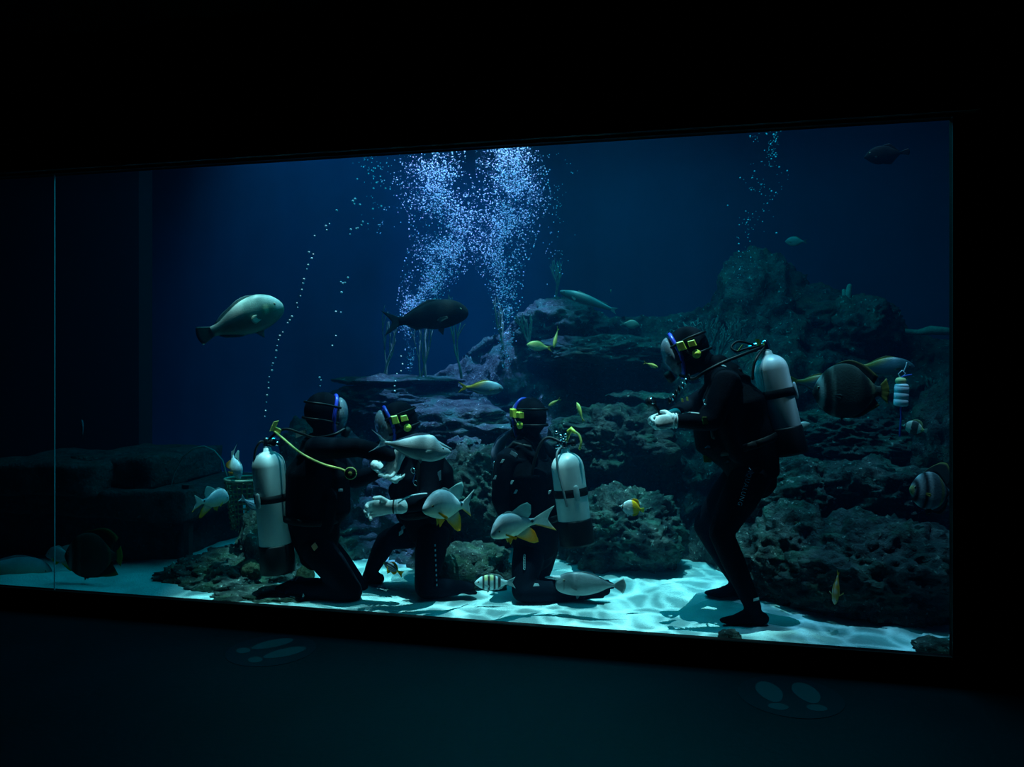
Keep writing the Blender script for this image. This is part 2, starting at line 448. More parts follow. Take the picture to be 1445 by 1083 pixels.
G = 'boulders of the reef'
for a in [
    ('broad dark boulder resting on the sand below the two striped batfish', 1238, 815, 1.05, 125, 82, 0.42, 1, m_reef_dark),
    ('dark boulder on the sand behind the standing diver\'s boots', 1118, 795, 1.25, 80, 75, 0.36, 2, m_reef),
    ('rounded boulder behind the standing diver\'s thigh', 1115, 700, 1.6, 72, 56, 0.36, 3, m_reef),
    ('lumpy boulder under the oval brain coral', 1228, 712, 1.6, 105, 62, 0.4, 4, m_reef),
    ('upright boulder against the right end of the window behind the striped batfish', 1335, 640, 1.7, 50, 95, 0.35, 5, m_reef_dark),
    ('shelf boulder below the large round batfish', 1190, 620, 2.0, 100, 42, 0.4, 6, m_reef),
    ('craggy block carrying the pale finger sponge', 1216, 462, 2.85, 46, 40, 0.32, 7, m_reef),
    ('tall hazy rock peak highest on the reef', 1070, 440, 3.25, 62, 88, 0.5, 8, m_reef),
    ('hazy saddle rock right of the tall peak', 1152, 452, 3.2, 60, 40, 0.4, 9, m_reef_dark),
    ('long flat ledge behind the slender yellow fish', 850, 500, 2.55, 92, 24, 0.45, 10, m_reef),
    ('hazy rock under the long arched pale fish', 790, 462, 2.95, 60, 36, 0.45, 11, m_reef),
    ('speckled pale mound on the sand between the two inner kneeling divers', 662, 812, 1.10, 62, 46, 0.30, 12, m_reef_pale),
    ('dark boulder right of the kneeling diver\'s scuba tank', 880, 752, 1.6, 84, 66, 0.4, 13, m_reef),
    ('dark overhanging boulder left of the standing diver\'s gloves', 870, 630, 2.0, 82, 60, 0.4, 14, m_reef_dark),
    ('boulder between the two inner kneeling divers', 668, 690, 1.55, 70, 62, 0.36, 15, m_reef),
    ('algae covered rock below the yellow-tailed blue fish', 650, 602, 2.1, 86, 34, 0.4, 16, m_reef),
    ('low speckled rock on the sand left of the leftmost scuba tank', 330, 820, 0.85, 92, 40, 0.36, 17, m_reef_pale),
    ('flat speckled rubble patch at the glass below the leftmost scuba tank', 372, 846, 0.48, 96, 15, 0.26, 24, m_reef_pale),
    ('speckled rock behind the leftmost scuba tank', 386, 785, 1.05, 46, 76, 0.30, 18, m_reef_pale),
    ('hazy rock behind the leftmost kneeling diver\'s shoulders', 455, 690, 1.7, 56, 96, 0.36, 19, m_reef_dark),
    ('low ragged rock directly under the long plate coral', 565, 566, 2.4, 90, 26, 0.42, 23, m_reef_dark),
    ('rough stone half sunk in the sand at the window\'s lower corner', 1320, 913, 0.24, 27, 12, 0.07, 20, m_reef_pale),
    ('small squared stone at the glass before the standing diver\'s boot', 1030, 898, 0.22, 15, 9, 0.05, 21, m_reef),
]:
    rock('reef_boulder', a[0], 'rock', *a[1:8], a[8], group=G, base=ICO6 if a[4] > 65 and a[3] < 2.1 else ICO5 if a[4] > 40 else ICO4)

def plate(label, px, py, Y, wpx, hpx, dy, seed, m):
    c = at(px, py, Y); s = mpp(px, Y); off = Vector((seed, seed * 2, 0)); vs_ = []
    for u in ICO4[0]:
        r = 1 + 0.28 * fbm(Vector((u.x, u.y, 0)) * 2.2 + off, 3)
        z = u.z * hpx * s * (1 + 0.8 * noise.noise(u * 4 + off)) + 0.03 * noise.noise(Vector((u.x, u.y, 0)) * 3 + off)
        vs_.append(Vector((c.x + u.x * wpx * s * r, c.y + u.y * dy * r, c.z + z)))
    tag(obj('plate_coral', vs_, ICO4[1], m, origin=centre_of(vs_)), label, 'coral', 'flat plate corals')
plate('long flat plate coral under the thin upright sea whips', 560, 537, 2.45, 95, 6, 0.40, 1, m_reef)
plate('flat plate coral right of the held fish', 705, 603, 1.9, 46, 5, 0.25, 2, m_reef)
plate('flat plate coral beside the kneeling diver\'s hood', 850, 600, 1.9, 60, 5, 0.25, 3, m_reef)
plate('small plate coral right of the held fish\'s snout', 655, 624, 1.6, 24, 5, 0.14, 4, m_reef)
plate('flat plate coral behind the standing diver\'s chest', 905, 560, 2.1, 50, 6, 0.25, 5, m_reef)

def brain(label, px, py, Y, wpx, hpx, m, seed):
    c = at(px, py, Y); s = mpp(px, Y); vs_ = []
    for u in ICO5[0]:
        w = noise.noise(u * 3 + Vector((seed, 0, 0)))
        d = 1 + 0.05 * math.sin(34 * (u.x + 0.25 * w)) * math.sin(34 * (u.z + 0.25 * w)) + 0.10 * w
        vs_.append(Vector((c.x + u.x * wpx * s * d, c.y + u.y * wpx * s * 0.9 * d, c.z + u.z * hpx * s * d)))
    tag(obj('brain_coral', vs_, ICO5[1], m, origin=centre_of(vs_)), label, 'coral', 'rounded brain corals')
brain('oval olive brain coral on the lumpy boulder', 1212, 746, 1.18, 22, 13, m_olive, 1)
brain('round olive brain coral on the speckled rock left of the leftmost scuba tank', 354, 806, 0.66, 14, 15, m_olive, 2)
brain('pale olive brain coral between the leftmost scuba tank and diver\'s knee', 431, 812, 0.85, 13, 13, m_olive, 3)
brain('small brown brain coral low on the slope behind the orange fish', 1128, 742, 1.10, 11, 10, m_olive, 4)

m_whip = mat('sea_whip_skin', (0.16, 0.20, 0.13), 0.9, noise_amt=0.5, noise_scale=30, bump=0.003, bump_scale=80)
m_fan = mat('sea_fan_skin', (0.10, 0.16, 0.14), 0.9, noise_amt=0.5, noise_scale=30)
m_sponge = mat('pale_sponge_skin', (0.22, 0.26, 0.21), 0.9, noise_amt=0.4, noise_scale=40, bump=0.004, bump_scale=70)

def branching(name, label, cat, px, py, Y, hpx, spread, n, seed, m, r0=0.010, depth=3, kids=3, group=None):
    """a colony that forks upward from its foot at (px, py)"""
    rnd = random.Random(seed); b = MB(); s = mpp(px, Y); foot = at(px, py, Y)
    def grow(p, d, L, r, k):
        pts = [p]; q = p.copy(); dd = d.copy()
        for _ in range(4):
            dd = (dd + Vector((rnd.uniform(-.2, .2), rnd.uniform(-.2, .2), 0.12))).normalized()
            q = q + dd * (L / 4); pts.append(q.copy())
        b.tube(pts, [r * (1 - 0.1 * i) for i in range(5)], 6)
        if k > 0:
            for _ in range(kids):
                e = (dd + Vector((rnd.uniform(-1, 1) * spread, rnd.uniform(-1, 1) * spread * .6, rnd.uniform(0, .5)))).normalized()
                grow(pts[rnd.choice((2, 3, 4))], e, L * rnd.uniform(.55, .85), r * .7, k - 1)
    for _ in range(n):
        d = Vector((rnd.uniform(-1, 1) * spread, rnd.uniform(-1, 1) * spread * .5, 1)).normalized()
        grow(foot + Vector((rnd.uniform(-.03, .03), rnd.uniform(-.03, .03), -0.02)), d, hpx * s / (1 + 0.55 * depth), r0, depth)
    return tag(b.build(name, m, origin=foot), label, cat, group)
W = 'sea whips on the plate coral'
branching('sea_whip', 'thin sea whip colony, leftmost of those above the long plate coral', 'coral', 545, 535, 2.4, 95, 0.16, 3, 1, m_whip, .010, 2, 2, W)
branching('sea_whip', 'tall thin sea whip colony rising beside the bubble column', 'coral', 598, 535, 2.45, 105, 0.15, 4, 2, m_whip, .010, 2, 2, W)
branching('sea_whip', 'forked sea whip rising under the dark fish\'s head', 'coral', 652, 530, 2.35, 105, 0.30, 1, 3, m_whip, .014, 2, 3, W)
branching('sea_whip', 'short sea whip colony under the right bubble column', 'coral', 712, 490, 2.6, 70, 0.3, 3, 4, m_whip, .012, 2, 2, W)
branching('branching_coral', 'faint branching coral left of the long arched fish', 'coral', 780, 420, 3.0, 62, 0.6, 2, 5, m_fan, .014, 3, 3)
branching('branching_coral', 'bushy coral right of the standing diver\'s hood', 'coral', 1012, 500, 2.3, 60, 0.55, 4, 6, m_fan, .016, 3, 3)
branching('branching_coral', 'hazy bushy coral at the foot of the tall peak', 'coral', 1040, 490, 2.5, 50, 0.5, 3, 7, m_fan, .014, 3, 3)
branching('branching_coral', 'faint twiggy coral right of the finger sponge block', 'coral', 1258, 470, 2.8, 42, 0.6, 3, 8, m_fan, .010, 3, 3)
branching('branching_coral', 'low twiggy coral right of the white float', 'coral', 1325, 575, 1.9, 55, 0.5, 3, 9, m_fan, .012, 3, 3)
branching('branching_coral', 'small olive coral tuft left of the yellow fish pair', 'coral', 746, 482, 2.4, 40, 0.4, 3, 10, m_whip, .012, 2, 3)
# broad sea fan behind the standing diver's head
c = at(985, 505, 2.55); s = mpp(985, 2.55); b = MB(); rnd = random.Random(4)
for i in range(13):
    a = math.radians(30 + 120 * i / 12); L = (52 + 14 * noise.noise(Vector((i * .9, 0, 0)))) * s
    pts = [c + Vector((math.cos(a) * L * t * 1.1, 0.03 * math.sin(6 * t + i), math.sin(a) * L * t)) for t in (0, .25, .5, .75, 1)]
    b.tube(pts, [.012, .011, .010, .008, .006], 6)
for r in (.3, .42, .54, .66, .78, .9):
    pts = [c + Vector((math.cos(math.radians(30 + 120*k/30)) * 52*s*1.1*r, 0.03 * math.sin(6*r + k*.4), math.sin(math.radians(30 + 120*k/30)) * 52*s*r * (1 + .08*math.sin(k*2.3)))) for k in range(31)]
    b.tube(pts, .007, 5)
tag(b.build('sea_fan', m_fan, origin=c), 'broad hazy sea fan just right of the standing diver\'s hood', 'coral')
# finger sponge and coral log
c = at(1197, 438, 2.8); s = mpp(1197, 2.8)
t = thing('finger_sponge', 'pale upright finger sponge on the craggy block', 'sponge', c)
MB().tube([c, c + Vector((-.01, 0, 16*s)), c + Vector((.01, 0, 34*s))], [5*s, 5.5*s, 3.5*s], 10).build('finger', m_sponge, t)
MB().tube([c + Vector((0, 0, 10*s)), c + Vector((-5*s, 0, 20*s)), c + Vector((-6*s, 0, 28*s))], [3.5*s, 3.5*s, 2.5*s], 10).build('finger', m_sponge, t)
c = at(1240, 470, 2.75); s = mpp(1240, 2.75)
MB().tube([c, c + Vector((28*s, .02, 2*s)), c + Vector((50*s, 0, 0)), c + Vector((66*s, -.02, 3*s)), c + Vector((88*s, -.02, 1*s))], [4*s, 4.5*s, 4*s, 6.5*s, 5.5*s], 12).build('coral_log', m_sponge, origin=c)
tag(bpy.context.scene.objects['coral_log'], 'pale horizontal coral log jutting from the craggy block over open water', 'coral')

# ------------------------------------------------------------------ left end: sunken stone ruin, basket, post
def slab(name, label, px0, px1, py0, py1, Y0, Y1, seed, parent=None, bev=0.03):
    a = at(px0, py1, Y0); b_ = at(px1, py0, Y0)
    bm = bmesh.new(); bmesh.ops.create_cube(bm, size=1)
    bmesh.ops.subdivide_edges(bm, edges=bm.edges[:], cuts=14, use_grid_fill=True)
    vs_ = []
    for v in bm.verts:
        u = v.co.copy(); r = Vector((abs(u.x), abs(u.y), abs(u.z)))
        p = Vector((a.x + (u.x + .5) * (b_.x - a.x), Y0 + (u.y + .5) * (Y1 - Y0), a.z + (u.z + .5) * (b_.z - a.z)))
        ed = sorted((.5 - r.x, .5 - r.y, .5 - r.z))[1]
        k = bev * max(0, 1 - ed / .1)
        ctr = Vector(((a.x + b_.x) / 2, (Y0 + Y1) / 2, (a.z + b_.z) / 2))
        p += (ctr - p).normalized() * k
        p += Vector((fbm(p * 3 + Vector((seed, 0, 0)), 3), fbm(p * 3 + Vector((0, seed, 0)), 3), fbm(p * 3 + Vector((0, 0, seed)), 3))) * 0.05
        vs_.append(p)
    fs = [[v.index for v in f.verts] for f in bm.faces]; bm.free()
    return obj(name, vs_, fs, m_slate, parent, origin=None if parent else centre_of(vs_))
tag(slab('stone_slab', '', 92, 214, 645, 690, 0.95, 1.9, 1), 'dark cap slab lying on the ruined stone block, nearer the middle', 'stone slab', 'stones of the sunken ruin')
tag(slab('stone_slab', '', -30, 128, 655, 698, 0.75, 1.7, 2), 'dark cap slab lying on the ruined stone block, nearer the left edge', 'stone slab', 'stones of the sunken ruin')
tag(slab('stone_block', '', -90, 262, 696, 722, 0.85, 2.0, 3), 'long dark stone ledge below the cap slabs', 'stone block', 'stones of the sunken ruin')
tag(slab('stone_block', '', -100, 252, 722, 836, 0.98, 1.9, 4), 'massive dark stone plinth standing on the sand behind the dark batfish', 'stone block', 'stones of the sunken ruin')
m_post = mat('dark_weathered_post', (0.05, 0.055, 0.05), 0.8, noise_amt=0.6, noise_scale=12)
p0, p1 = at(265, 835, 1.0), at(270, 690, 1.0)
tag(MB().box((p0.x - .022, .98, 0.05), (p0.x + .022, 1.03, p1.z)).box((p0.x - .03, .97, p1.z), (p0.x + .03, 1.04, p1.z + .03)).build('wooden_post', m_post, origin=(p0.x, 1.0, 0.05), smooth=False),
    'dark upright post at the end of the ruined plinth', 'post')
pts = [at(x, y, 1.15) for x, y in ((240, 690), (246, 668), (258, 645), (273, 633), (288, 630), (302, 636), (314, 650), (320, 672))]
tag(MB().tube(pts, 0.006, 8).build('bent_cane', mat('pale_cane', (0.22, 0.28, 0.27), 0.7), origin=pts[0]), 'thin pale cane bent into an arch above the wooden post', 'cane')

# woven basket
m_weave = mat('olive_weave', (0.20, 0.19, 0.09), 0.9, noise_amt=0.5, noise_scale=30)
bc = at(345, 746, 1.05); s = mpp(345, 1.05); H = 70 * s; R0, R1 = 17 * s, 26 * s
t = thing('woven_basket', 'olive woven basket standing on the rock behind the leftmost scuba tank', 'basket', bc)
def bas(a, h, w=0.0): r = R0 + (R1 - R0) * h / H + w; return bc + Vector((r*math.cos(a), r*math.sin(a), h))
for k in range(22):
    a = 2*PI*k/22
    MB().tube([bas(a, H*q/8, .004*(-1)**q) for q in range(9)], 0.005, 5).build('stake', m_weave, t)
for q in range(10):
    h = H*(q+.4)/10
    MB().tube([bas(2*PI*k/44, h, .007*(-1)**((k//2)+q)) for k in range(45)], 0.0065, 5, round_ends=False).build('weaver', m_weave, t)
tag(MB().tube([bas(2*PI*k/40, H, .003) for k in range(41)], 0.010, 6, round_ends=False).build('rim', mat('pale_rim', (0.4, 0.42, 0.3), .8), t), 'pale rim')

# white float tied to a blue rope
m_white = mat('white_plastic', (0.75, 0.78, 0.85), 0.45)
m_rope = mat('blue_rope', (0.05, 0.10, 0.55), 0.8, bump=0.002, bump_scale=150)
m_ypl = mat('yellow_plastic', (0.80, 0.78, 0.10), 0.4)
m_ypale = mat('pale_yellow_foam', (0.62, 0.62, 0.28), 0.7)
c = at(1271, 574, 0.95); s = mpp(1271, .95)
t = thing('float_bottle', 'white ribbed float bottle on a blue rope near the window\'s right end', 'float', c)
pr = [(0, 3), (.6, 7.5), (2, 9.3)]
for q in range(3):
    z = 2 + q*9
    pr += [(z+.5, 9.6), (z+7.6, 9.6), (z+8.2, 9.15), (z+8.8, 9.15)]
pr += [(29.5, 9.3), (32, 7.5), (33.5, 4), (34, 2)]
MB().lathe(c, (0.05, 0, 1), [(a*s, r*s) for a, r in pr], 24).build('bottle', m_white, t)
MB().lathe(c + Vector((0, 0, 32*s)), (0.05, 0, 1), [(0, 5*s), (1*s, 7*s), (5*s, 7.5*s), (8*s, 6*s), (9*s, 3*s)], 16).build('foam_collar', m_ypale, t)
lo = [c + Vector((0, 0, 40*s)), c + Vector((-3*s, 0, 46*s)), c + Vector((2*s, 0, 51*s)), c + Vector((6*s, 0, 47*s)), c + Vector((2*s, 0, 40*s))]
MB().tube(lo, 0.9*s, 8).build('loop', m_white, t)
MB().tube([c + Vector((4*s, 0, 49*s)), c + Vector((7*s, 0, 57*s)), c + Vector((8*s, 0, 62*s))], 0.9*s, 8).build('cord_end', m_white, t)
MB().tube([c + Vector((1*s, -.01, 42*s)), c + Vector((8*s, -.01, 44*s)), c + Vector((14*s, 0, 45*s))], 1.1*s, 8).build('knot', m_rope, t)
MB().tube([c + Vector((0, 0, 0)), c + Vector((.5*s, 0, -14*s)), c + Vector((-.5*s, 0, -30*s)), c + Vector((0, .02, -42*s))], 1.3*s, 8).build('rope', m_rope, t)
# ------------------------------------------------------------------ divers
m_suit = mat('black_neoprene', (0.001, 0.003, 0.007), 0.85, spec=0.06, vcol=True, noise_amt=0.3, noise_scale=8, bump=0.0015, bump_scale=120)
m_vest = mat('black_nylon_vest', (0.0012, 0.003, 0.006), 0.85, spec=0.06, noise_amt=0.5, noise_scale=10, bump=0.002, bump_scale=90)
m_strap = mat('black_webbing', (0.003, 0.004, 0.006), 0.7, spec=.2)
m_rubber = mat('black_rubber', (0.004, 0.005, 0.007), 0.5, spec=.25)
m_glove = mat('white_glove', (0.72, 0.78, 0.78), 0.8, noise_amt=0.25, noise_scale=25, bump=0.002, bump_scale=80)
m_tank = mat('white_tank_paint', (0.78, 0.82, 0.82), 0.35, noise_amt=0.12, noise_scale=6)
m_chrome = mat('chrome', (0.75, 0.77, 0.8), 0.18, metal=1.0)
m_maskblue = mat('blue_mask_frame', (0.04, 0.06, 0.55), 0.3)
m_yel = mat('bright_yellow_plastic', (0.85, 0.86, 0.10), 0.35)
m_hosey = mat('yellow_hose', (0.72, 0.66, 0.16), 0.45)
m_white_print = mat('white_print', (0.7, 0.75, 0.78), 0.6)
m_grey_print = mat('grey_print', (0.30, 0.36, 0.42), 0.6)
m_ydull = mat('dull_yellow_tag', (0.42, 0.36, 0.08), 0.6)
m_orange = mat('salmon_tag', (0.75, 0.28, 0.14), 0.6)
m_eye = mat('eye_white', (0.8, 0.8, 0.8), 0.2)
m_visor = mat('clear_visor', (0.70, 0.84, 1.0), 0.12, spec=0.9)
m_visor.node_tree.nodes['Principled BSDF'].inputs['Transmission Weight'].default_value = 0.75
m_visor.node_tree.nodes['Principled BSDF'].inputs['IOR'].default_value = 1.2

def glove(parent, wrist, d, palm, thumb, curl=0.5, scale=1.0):
    """five-fingered glove; d: pointing direction, palm: palm normal, thumb: +1/-1 side of the thumb"""
    d = Vector(d).normalized(); palm = Vector(palm); palm = (palm - d * palm.dot(d)).normalized(); lat = d.cross(palm) * thumb
    k = scale; b = MB()
    b.tube([wrist - d*.055*k, wrist - d*.02*k, wrist + d*.02*k, wrist + d*.06*k, wrist + d*.09*k], [.040*k, .036*k, .038*k, .046*k, .044*k], 14, side=lat, flat=[.9, .85, .62, .48, .42])
    for i, L in enumerate((.078, .088, .082, .064)):
        p = wrist + d*(.085 - .004*abs(i-1.2))*k + lat*(.033 - .022*i)*k
        pts = [p - d*.02*k, p]; a = 0.12 * curl
        dd = d + lat*(.10 - .07*i)
        for q, fr in enumerate((.45, .32, .23)):
            a += curl * (0.55, 0.75, 0.55)[q]
            pts.append(pts[-1] + (dd.normalized()*math.cos(a) + palm*math.sin(a)) * L*fr*k)
        b.tube(pts, [.0115*k, .0118*k, .0112*k, .0104*k, .0092*k], 9)
    p = wrist + d*.022*k + lat*.034*k
    t1 = (d*.55 + lat*.75 + palm*.35*(.4+curl)).normalized(); t2 = (d*.8 + lat*.25 + palm*.5*(.4+curl)).normalized()
    b.tube([p - t1*.025*k, p, p + t1*.042*k, p + t1*.042*k + t2*.034*k], [.017*k, .015*k, .0130*k, .0105*k], 9)
    return b.remesh(0.0045, 2).build('glove', m_glove, parent)

def visor_cap(c, f, lat, up, rl, ru, bulge, off=0.0, n=28, m=7):
    b = MB(); rings = []
    for i in range(m):
        q = i / (m - 1); r = math.cos(q * PI / 2) if i < m-1 else 0.03
        rings.append([c + f*(bulge*math.sin(q*PI/2) + off) + lat*(rl*r*math.cos(2*PI*j/n)) + up*(ru*r*math.sin(2*PI*j/n)) for j in range(n)])
    return b.loft(rings)

HS = 1.14
def diver(label, J, face, head_face=None, head_up=None, hands=(), vest=True, mask_left=True, foot_dirs=None, torso_scale=1.0, bulk=0.0):
    """J: joints in world space; face: horizontal direction the chest faces"""
    UP = Vector((0, 0, 1))
    face = Vector(face).normalized()
    spine = (J['neck'] - J['pelvis']).normalized()
    lat = spine.cross(face).normalized()          # the diver's left ... right axis (left = -lat below)
    fr = lat.cross(spine).normalized()
    lat = -lat
    # lat now points to the diver's left when spine is up and face is forward
    lat = spine.cross(fr).normalized()
    k = torso_scale
    root = thing('person', label, 'person', Vector((J['pelvis'].x, J['pelvis'].y, 0.07)), 'divers in the tank')
    b = MB()
    w, c, nk, pe = J['waist'], J['chest'], J['neck'], J['pelvis']
    b.tube([pe - spine*.07*k, pe + spine*.02, w, c - spine*.03, c + spine*.09, nk - spine*.02, nk + spine*.05],
           [.145*k, .172*k, .152*k, .178*k, .185*k, .105*k, .068*k], 22, side=lat, flat=[.8, .76, .72, .70, .60, .75, .95])
    hf = Vector(head_face or face).normalized(); hu = Vector(head_up or (0, 0, 1)); hu = (hu - hf*hu.dot(hf)).normalized(); hl = hu.cross(hf).normalized()
    hf_, hu_, hl_ = hf, hu, hl; hf, hu, hl = hf*HS, hu*HS, hl*HS
    h = J['head']
    b.tube([nk, nk.lerp(h, .5), h - hu*.03], [.070, .066, .07], 14)
    b.sphere(h + hu*.018 - hf*.012, (.083, .108, .112), 20, 14, (hl, hf, hu))      # hooded skull
    b.sphere(h - hu*.055 + hf*.022, (.066, .082, .072), 16, 12, (hl, hf, hu))      # jaw
    b.sphere(h - hu*.105 + hf*.070, (.020, .018, .016), 10, 8, (hl, hf, hu))       # chin
    b.sphere(h + hu*.040 + hf*.080, (.055, .020, .018), 12, 8, (hl, hf, hu))       # brow
    b.tube([h + hu*.025 + hf*.094, h - hu*.018 + hf*.116, h - hu*.026 + hf*.100], [.009, .013, .011], 8)   # nose
    b.tube([h - hu*.055 + hf*.094 + hl*.024, h - hu*.055 + hf*.103, h - hu*.055 + hf*.094 - hl*.024], [.006, .010, .006], 8)   # lips
    for s_ in ('l', 'r'):
        sh, el, wr = J['sh_'+s_], J['el_'+s_], J['wr_'+s_]
        b.tube([c + spine*.10 + (sh - c)*.35, sh, sh.lerp(el, .5), el], [.080*k, .080*k, .070, .060], 14)
        b.tube([el, el.lerp(wr, .4), wr], [.060, .058, .040], 14)
        hp, kn, an, to = J['hp_'+s_], J['kn_'+s_], J['an_'+s_], J['to_'+s_]
        td = (to - an).normalized(); sd = (kn - an).normalized()
        if sd.z > .6: an = Vector((an.x, an.y, sand_z(an.x, an.y) + .096))
        b.tube([hp, hp.lerp(kn, .45), kn], [.108*k, .100*k, .070], 16)
        b.tube([kn, kn.lerp(an, .38), an], [.070, .068, .048], 16)
        if sd.z > .6: td = Vector((td.x, td.y, 0)).normalized(); sd = UP; to = Vector((to.x, to.y, an.z - .075))
        he = an - sd*.062 - td*.055
        b.tube([he, an - sd*.055 + td*.05, to - td*.06, to], [.040, .044, .046, .034], 14, side=td.cross(sd), flat=[.95, .95, .65, .5])
    r = b.remesh(0.011, 5)
    cols = []
    for v in r.v:
        q = v - h
        u = q.dot(hu_)/HS; l_ = q.dot(hl_)/HS
        inface = q.dot(hf_)/HS > .045 and (l_/.062)**2 + ((u + .02)/.095)**2 < 1
        if inface and u < -.047 and u > -.065 and abs(l_) < .028: cols.append((.42, .17, .15))
        elif inface: cols.append((.52, .34, .26))
        else: cols.append((.001, .0032, .0075))
    body = obj('body', r.v, r.f, m_suit, root, cols=cols)
    bvh = BVHTree.FromPolygons([tuple(v) for v in r.v], r.f)
    for s_ in (-1, 1):
        e = MB().sphere(h + hu*.018 + hf*.086 + hl*.030*s_, (.012, .010, .011), 12, 8, (hl, hf, hu)).build('eye', m_eye, root)
        MB().sphere(h + hu*.018 + hf*.095 + hl*.030*s_, (.005, .003, .005), 10, 6, (hl, hf, hu)).build('pupil', m_rubber, e)
    # full-face mask
    mc = h + hf*.074 + hu*.000
    MB().tube([mc + hl*(.078*math.cos(a)) + hu*(.116*math.sin(a)) - hf*(.030*math.cos(a)**2) - hf*(.022*max(0, math.sin(a))**3) for a in [2*PI*i/36 for i in range(37)]], .012, 8, round_ends=False).build('mask_frame', m_maskblue, root)
    visor_cap(mc, hf, hl, hu, .072, .108, .060).build('visor', m_visor, root)
    MB().lathe(mc - hu*.085 + hf*.040, hf - hu*.25, [(0, .03), (.012, .036), (.035, .036), (.045, .030), (.048, .018)], 20).build('breathing_valve', m_rubber, root)
    st = MB()
    for q in (.055, -.045):
        st.tube([mc + hl*.076 + hu*q*.9] + [h - hf*(.02 + .104*math.sin(PI*i/10)) + hl*(.090*math.cos(PI*i/10)) + hu*(q*.9 + .012) for i in range(11)] + [mc - hl*.076 + hu*q*.9], .008, 6, side=hu, flat=.35)
    st.build('mask_strap', m_rubber, root)
    # yellow talk unit on the left side of the hood
    if mask_left:
        sc = h + hl*.098 + hf*.005 + hu*.012
        u = MB()
        u.loft([[sc + hl*q + hf*(x + .022) + hu*(y + .026) for x, y in ((-.020*g_, -.026*g_), (.020*g_, -.022*g_), (.018*g_, .026*g_), (-.018*g_, .022*g_))] for q, g_ in ((-.02, 1), (.008, 1), (.013, .8))])
        ear = u.build('talk_unit', m_yel, root, smooth=False)
        u2 = MB()
        u2.loft([[sc + hl*q - hf*(.030 + x) + hu*(y + .018) for x, y in ((-.016*g_, -.014*g_), (.022*g_, -.018*g_), (.020*g_, .014*g_), (-.014*g_, .018*g_))] for q, g_ in ((-.02, 1), (.006, 1), (.010, .8))])
        u2.build('talk_unit_block', m_yel, ear, smooth=False, origin=root.location)
        kc = sc - hf*.034 - hu*.040 - hl*.012
        MB().lathe(kc, hl, [(0, .024), (.014, .026), (.018, .022), (.018, .014), (.024, .013), (.026, .008)], 20).build('knob', m_yel, ear, origin=root.location)
        MB().tube([sc + hf*.01 - hu*.005, sc - hf*.01 - hu*.03, kc], .007, 6).build('bridge', m_rubber, ear, origin=root.location)
    # buoyancy vest
    if vest:
        v = MB()
        v.tube([pe + spine*.01, w - spine*.02, w + spine*.07, c, c + spine*.10], [.185*k, .200*k, .200*k, .215*k, .175*k], 22, side=lat, flat=[.84, .92, .90, .84, .66])
        if bulk: v.tube([w + fr*bulk*.6 - spine*.10, w + fr*bulk, c + fr*bulk*.9 - spine*.02, c + fr*bulk*.4 + spine*.10], [.13, .16, .155, .11], 18, side=lat, flat=[.8, .85, .8, .7])
        for s_ in (-1, 1):
            v.tube([w + lat*.15*s_*k + fr*.10 - spine*.08, w + lat*.16*s_*k + fr*.11 + spine*.10], [.062, .068], 12, side=lat, flat=.8)
            v.tube([c + lat*.12*s_ + fr*.14 - spine*.02, c + lat*.125*s_ + fr*.115 + spine*.10, c + lat*.12*s_ + spine*.185, c + lat*.11*s_ - fr*.09 + spine*.12], [.045, .042, .036, .04], 10, side=lat, flat=.5)
        vr = v.remesh(0.012, 4); ve = vr.build('buoyancy_vest', m_vest, root)
        vb_ = BVHTree.FromPolygons([tuple(q) for q in vr.v], vr.f)
        MB().tube([w + lat*(.212*k*math.cos(a)) + fr*(.195*k*math.sin(a)) - spine*.055 for a in [2*PI*i/32 for i in range(33)]], .022, 8, side=spine, flat=.35, round_ends=False).build('waist_strap', m_strap, root)
        hs = [c + lat*.11 + spine*.17 - fr*.07, c + lat*.135 + spine*.20 + fr*.03, c + lat*.15 + fr*.155 + spine*.08, c + lat*.145 + fr*.185 - spine*.06, w + lat*.14 + fr*.19 + spine*.05]
        MB().tube(hs, [.016, .017, .017, .017, .020], 10).build('inflator_hose', m_rubber, root)
        for q in (.06, -.02):
            MB().tube([c + lat*.12 + fr*.185 + spine*q + lat*(.018*math.cos(a)) + spine*(.018*math.sin(a)) for a in [2*PI*i/14 for i in range(15)]], .0035, 6, round_ends=False).build('metal_ring', m_chrome, root)
    for hnd in hands:
        glove(root, *hnd)
    return root, (bvh, vb_), dict(lat=lat, fr=fr, spine=spine, hf=hf_, hu=hu_, hl=hl_)

def stick(px, py, trees, lift=.004):
    """point of the diver's surface behind pixel (px, py), lifted a little off it"""
    d = (at(px, py, 1.0) - EYE).normalized(); best = None
    for t_ in trees:
        hit = t_.ray_cast(EYE, d)
        if hit[0] is not None and (best is None or hit[3] < best): best = hit[3]
    return EYE + d*((best if best is not None else (at(px, py, .5) - EYE).length) - lift)

def box_part(name, c, ax, ay, az, m, root, taper=1.0):
    """small solid box with its own axes (half-extent vectors)"""
    b = MB(); c = Vector(c); ax, ay, az = Vector(ax), Vector(ay), Vector(az)
    b.loft([[c + ax*x + ay*y - az for x, y in ((-1, -1), (1, -1), (1, 1), (-1, 1))], [c + (ax*x + ay*y)*taper + az for x, y in ((-1, -1), (1, -1), (1, 1), (-1, 1))]])
    return b.build(name, m, root, smooth=False)

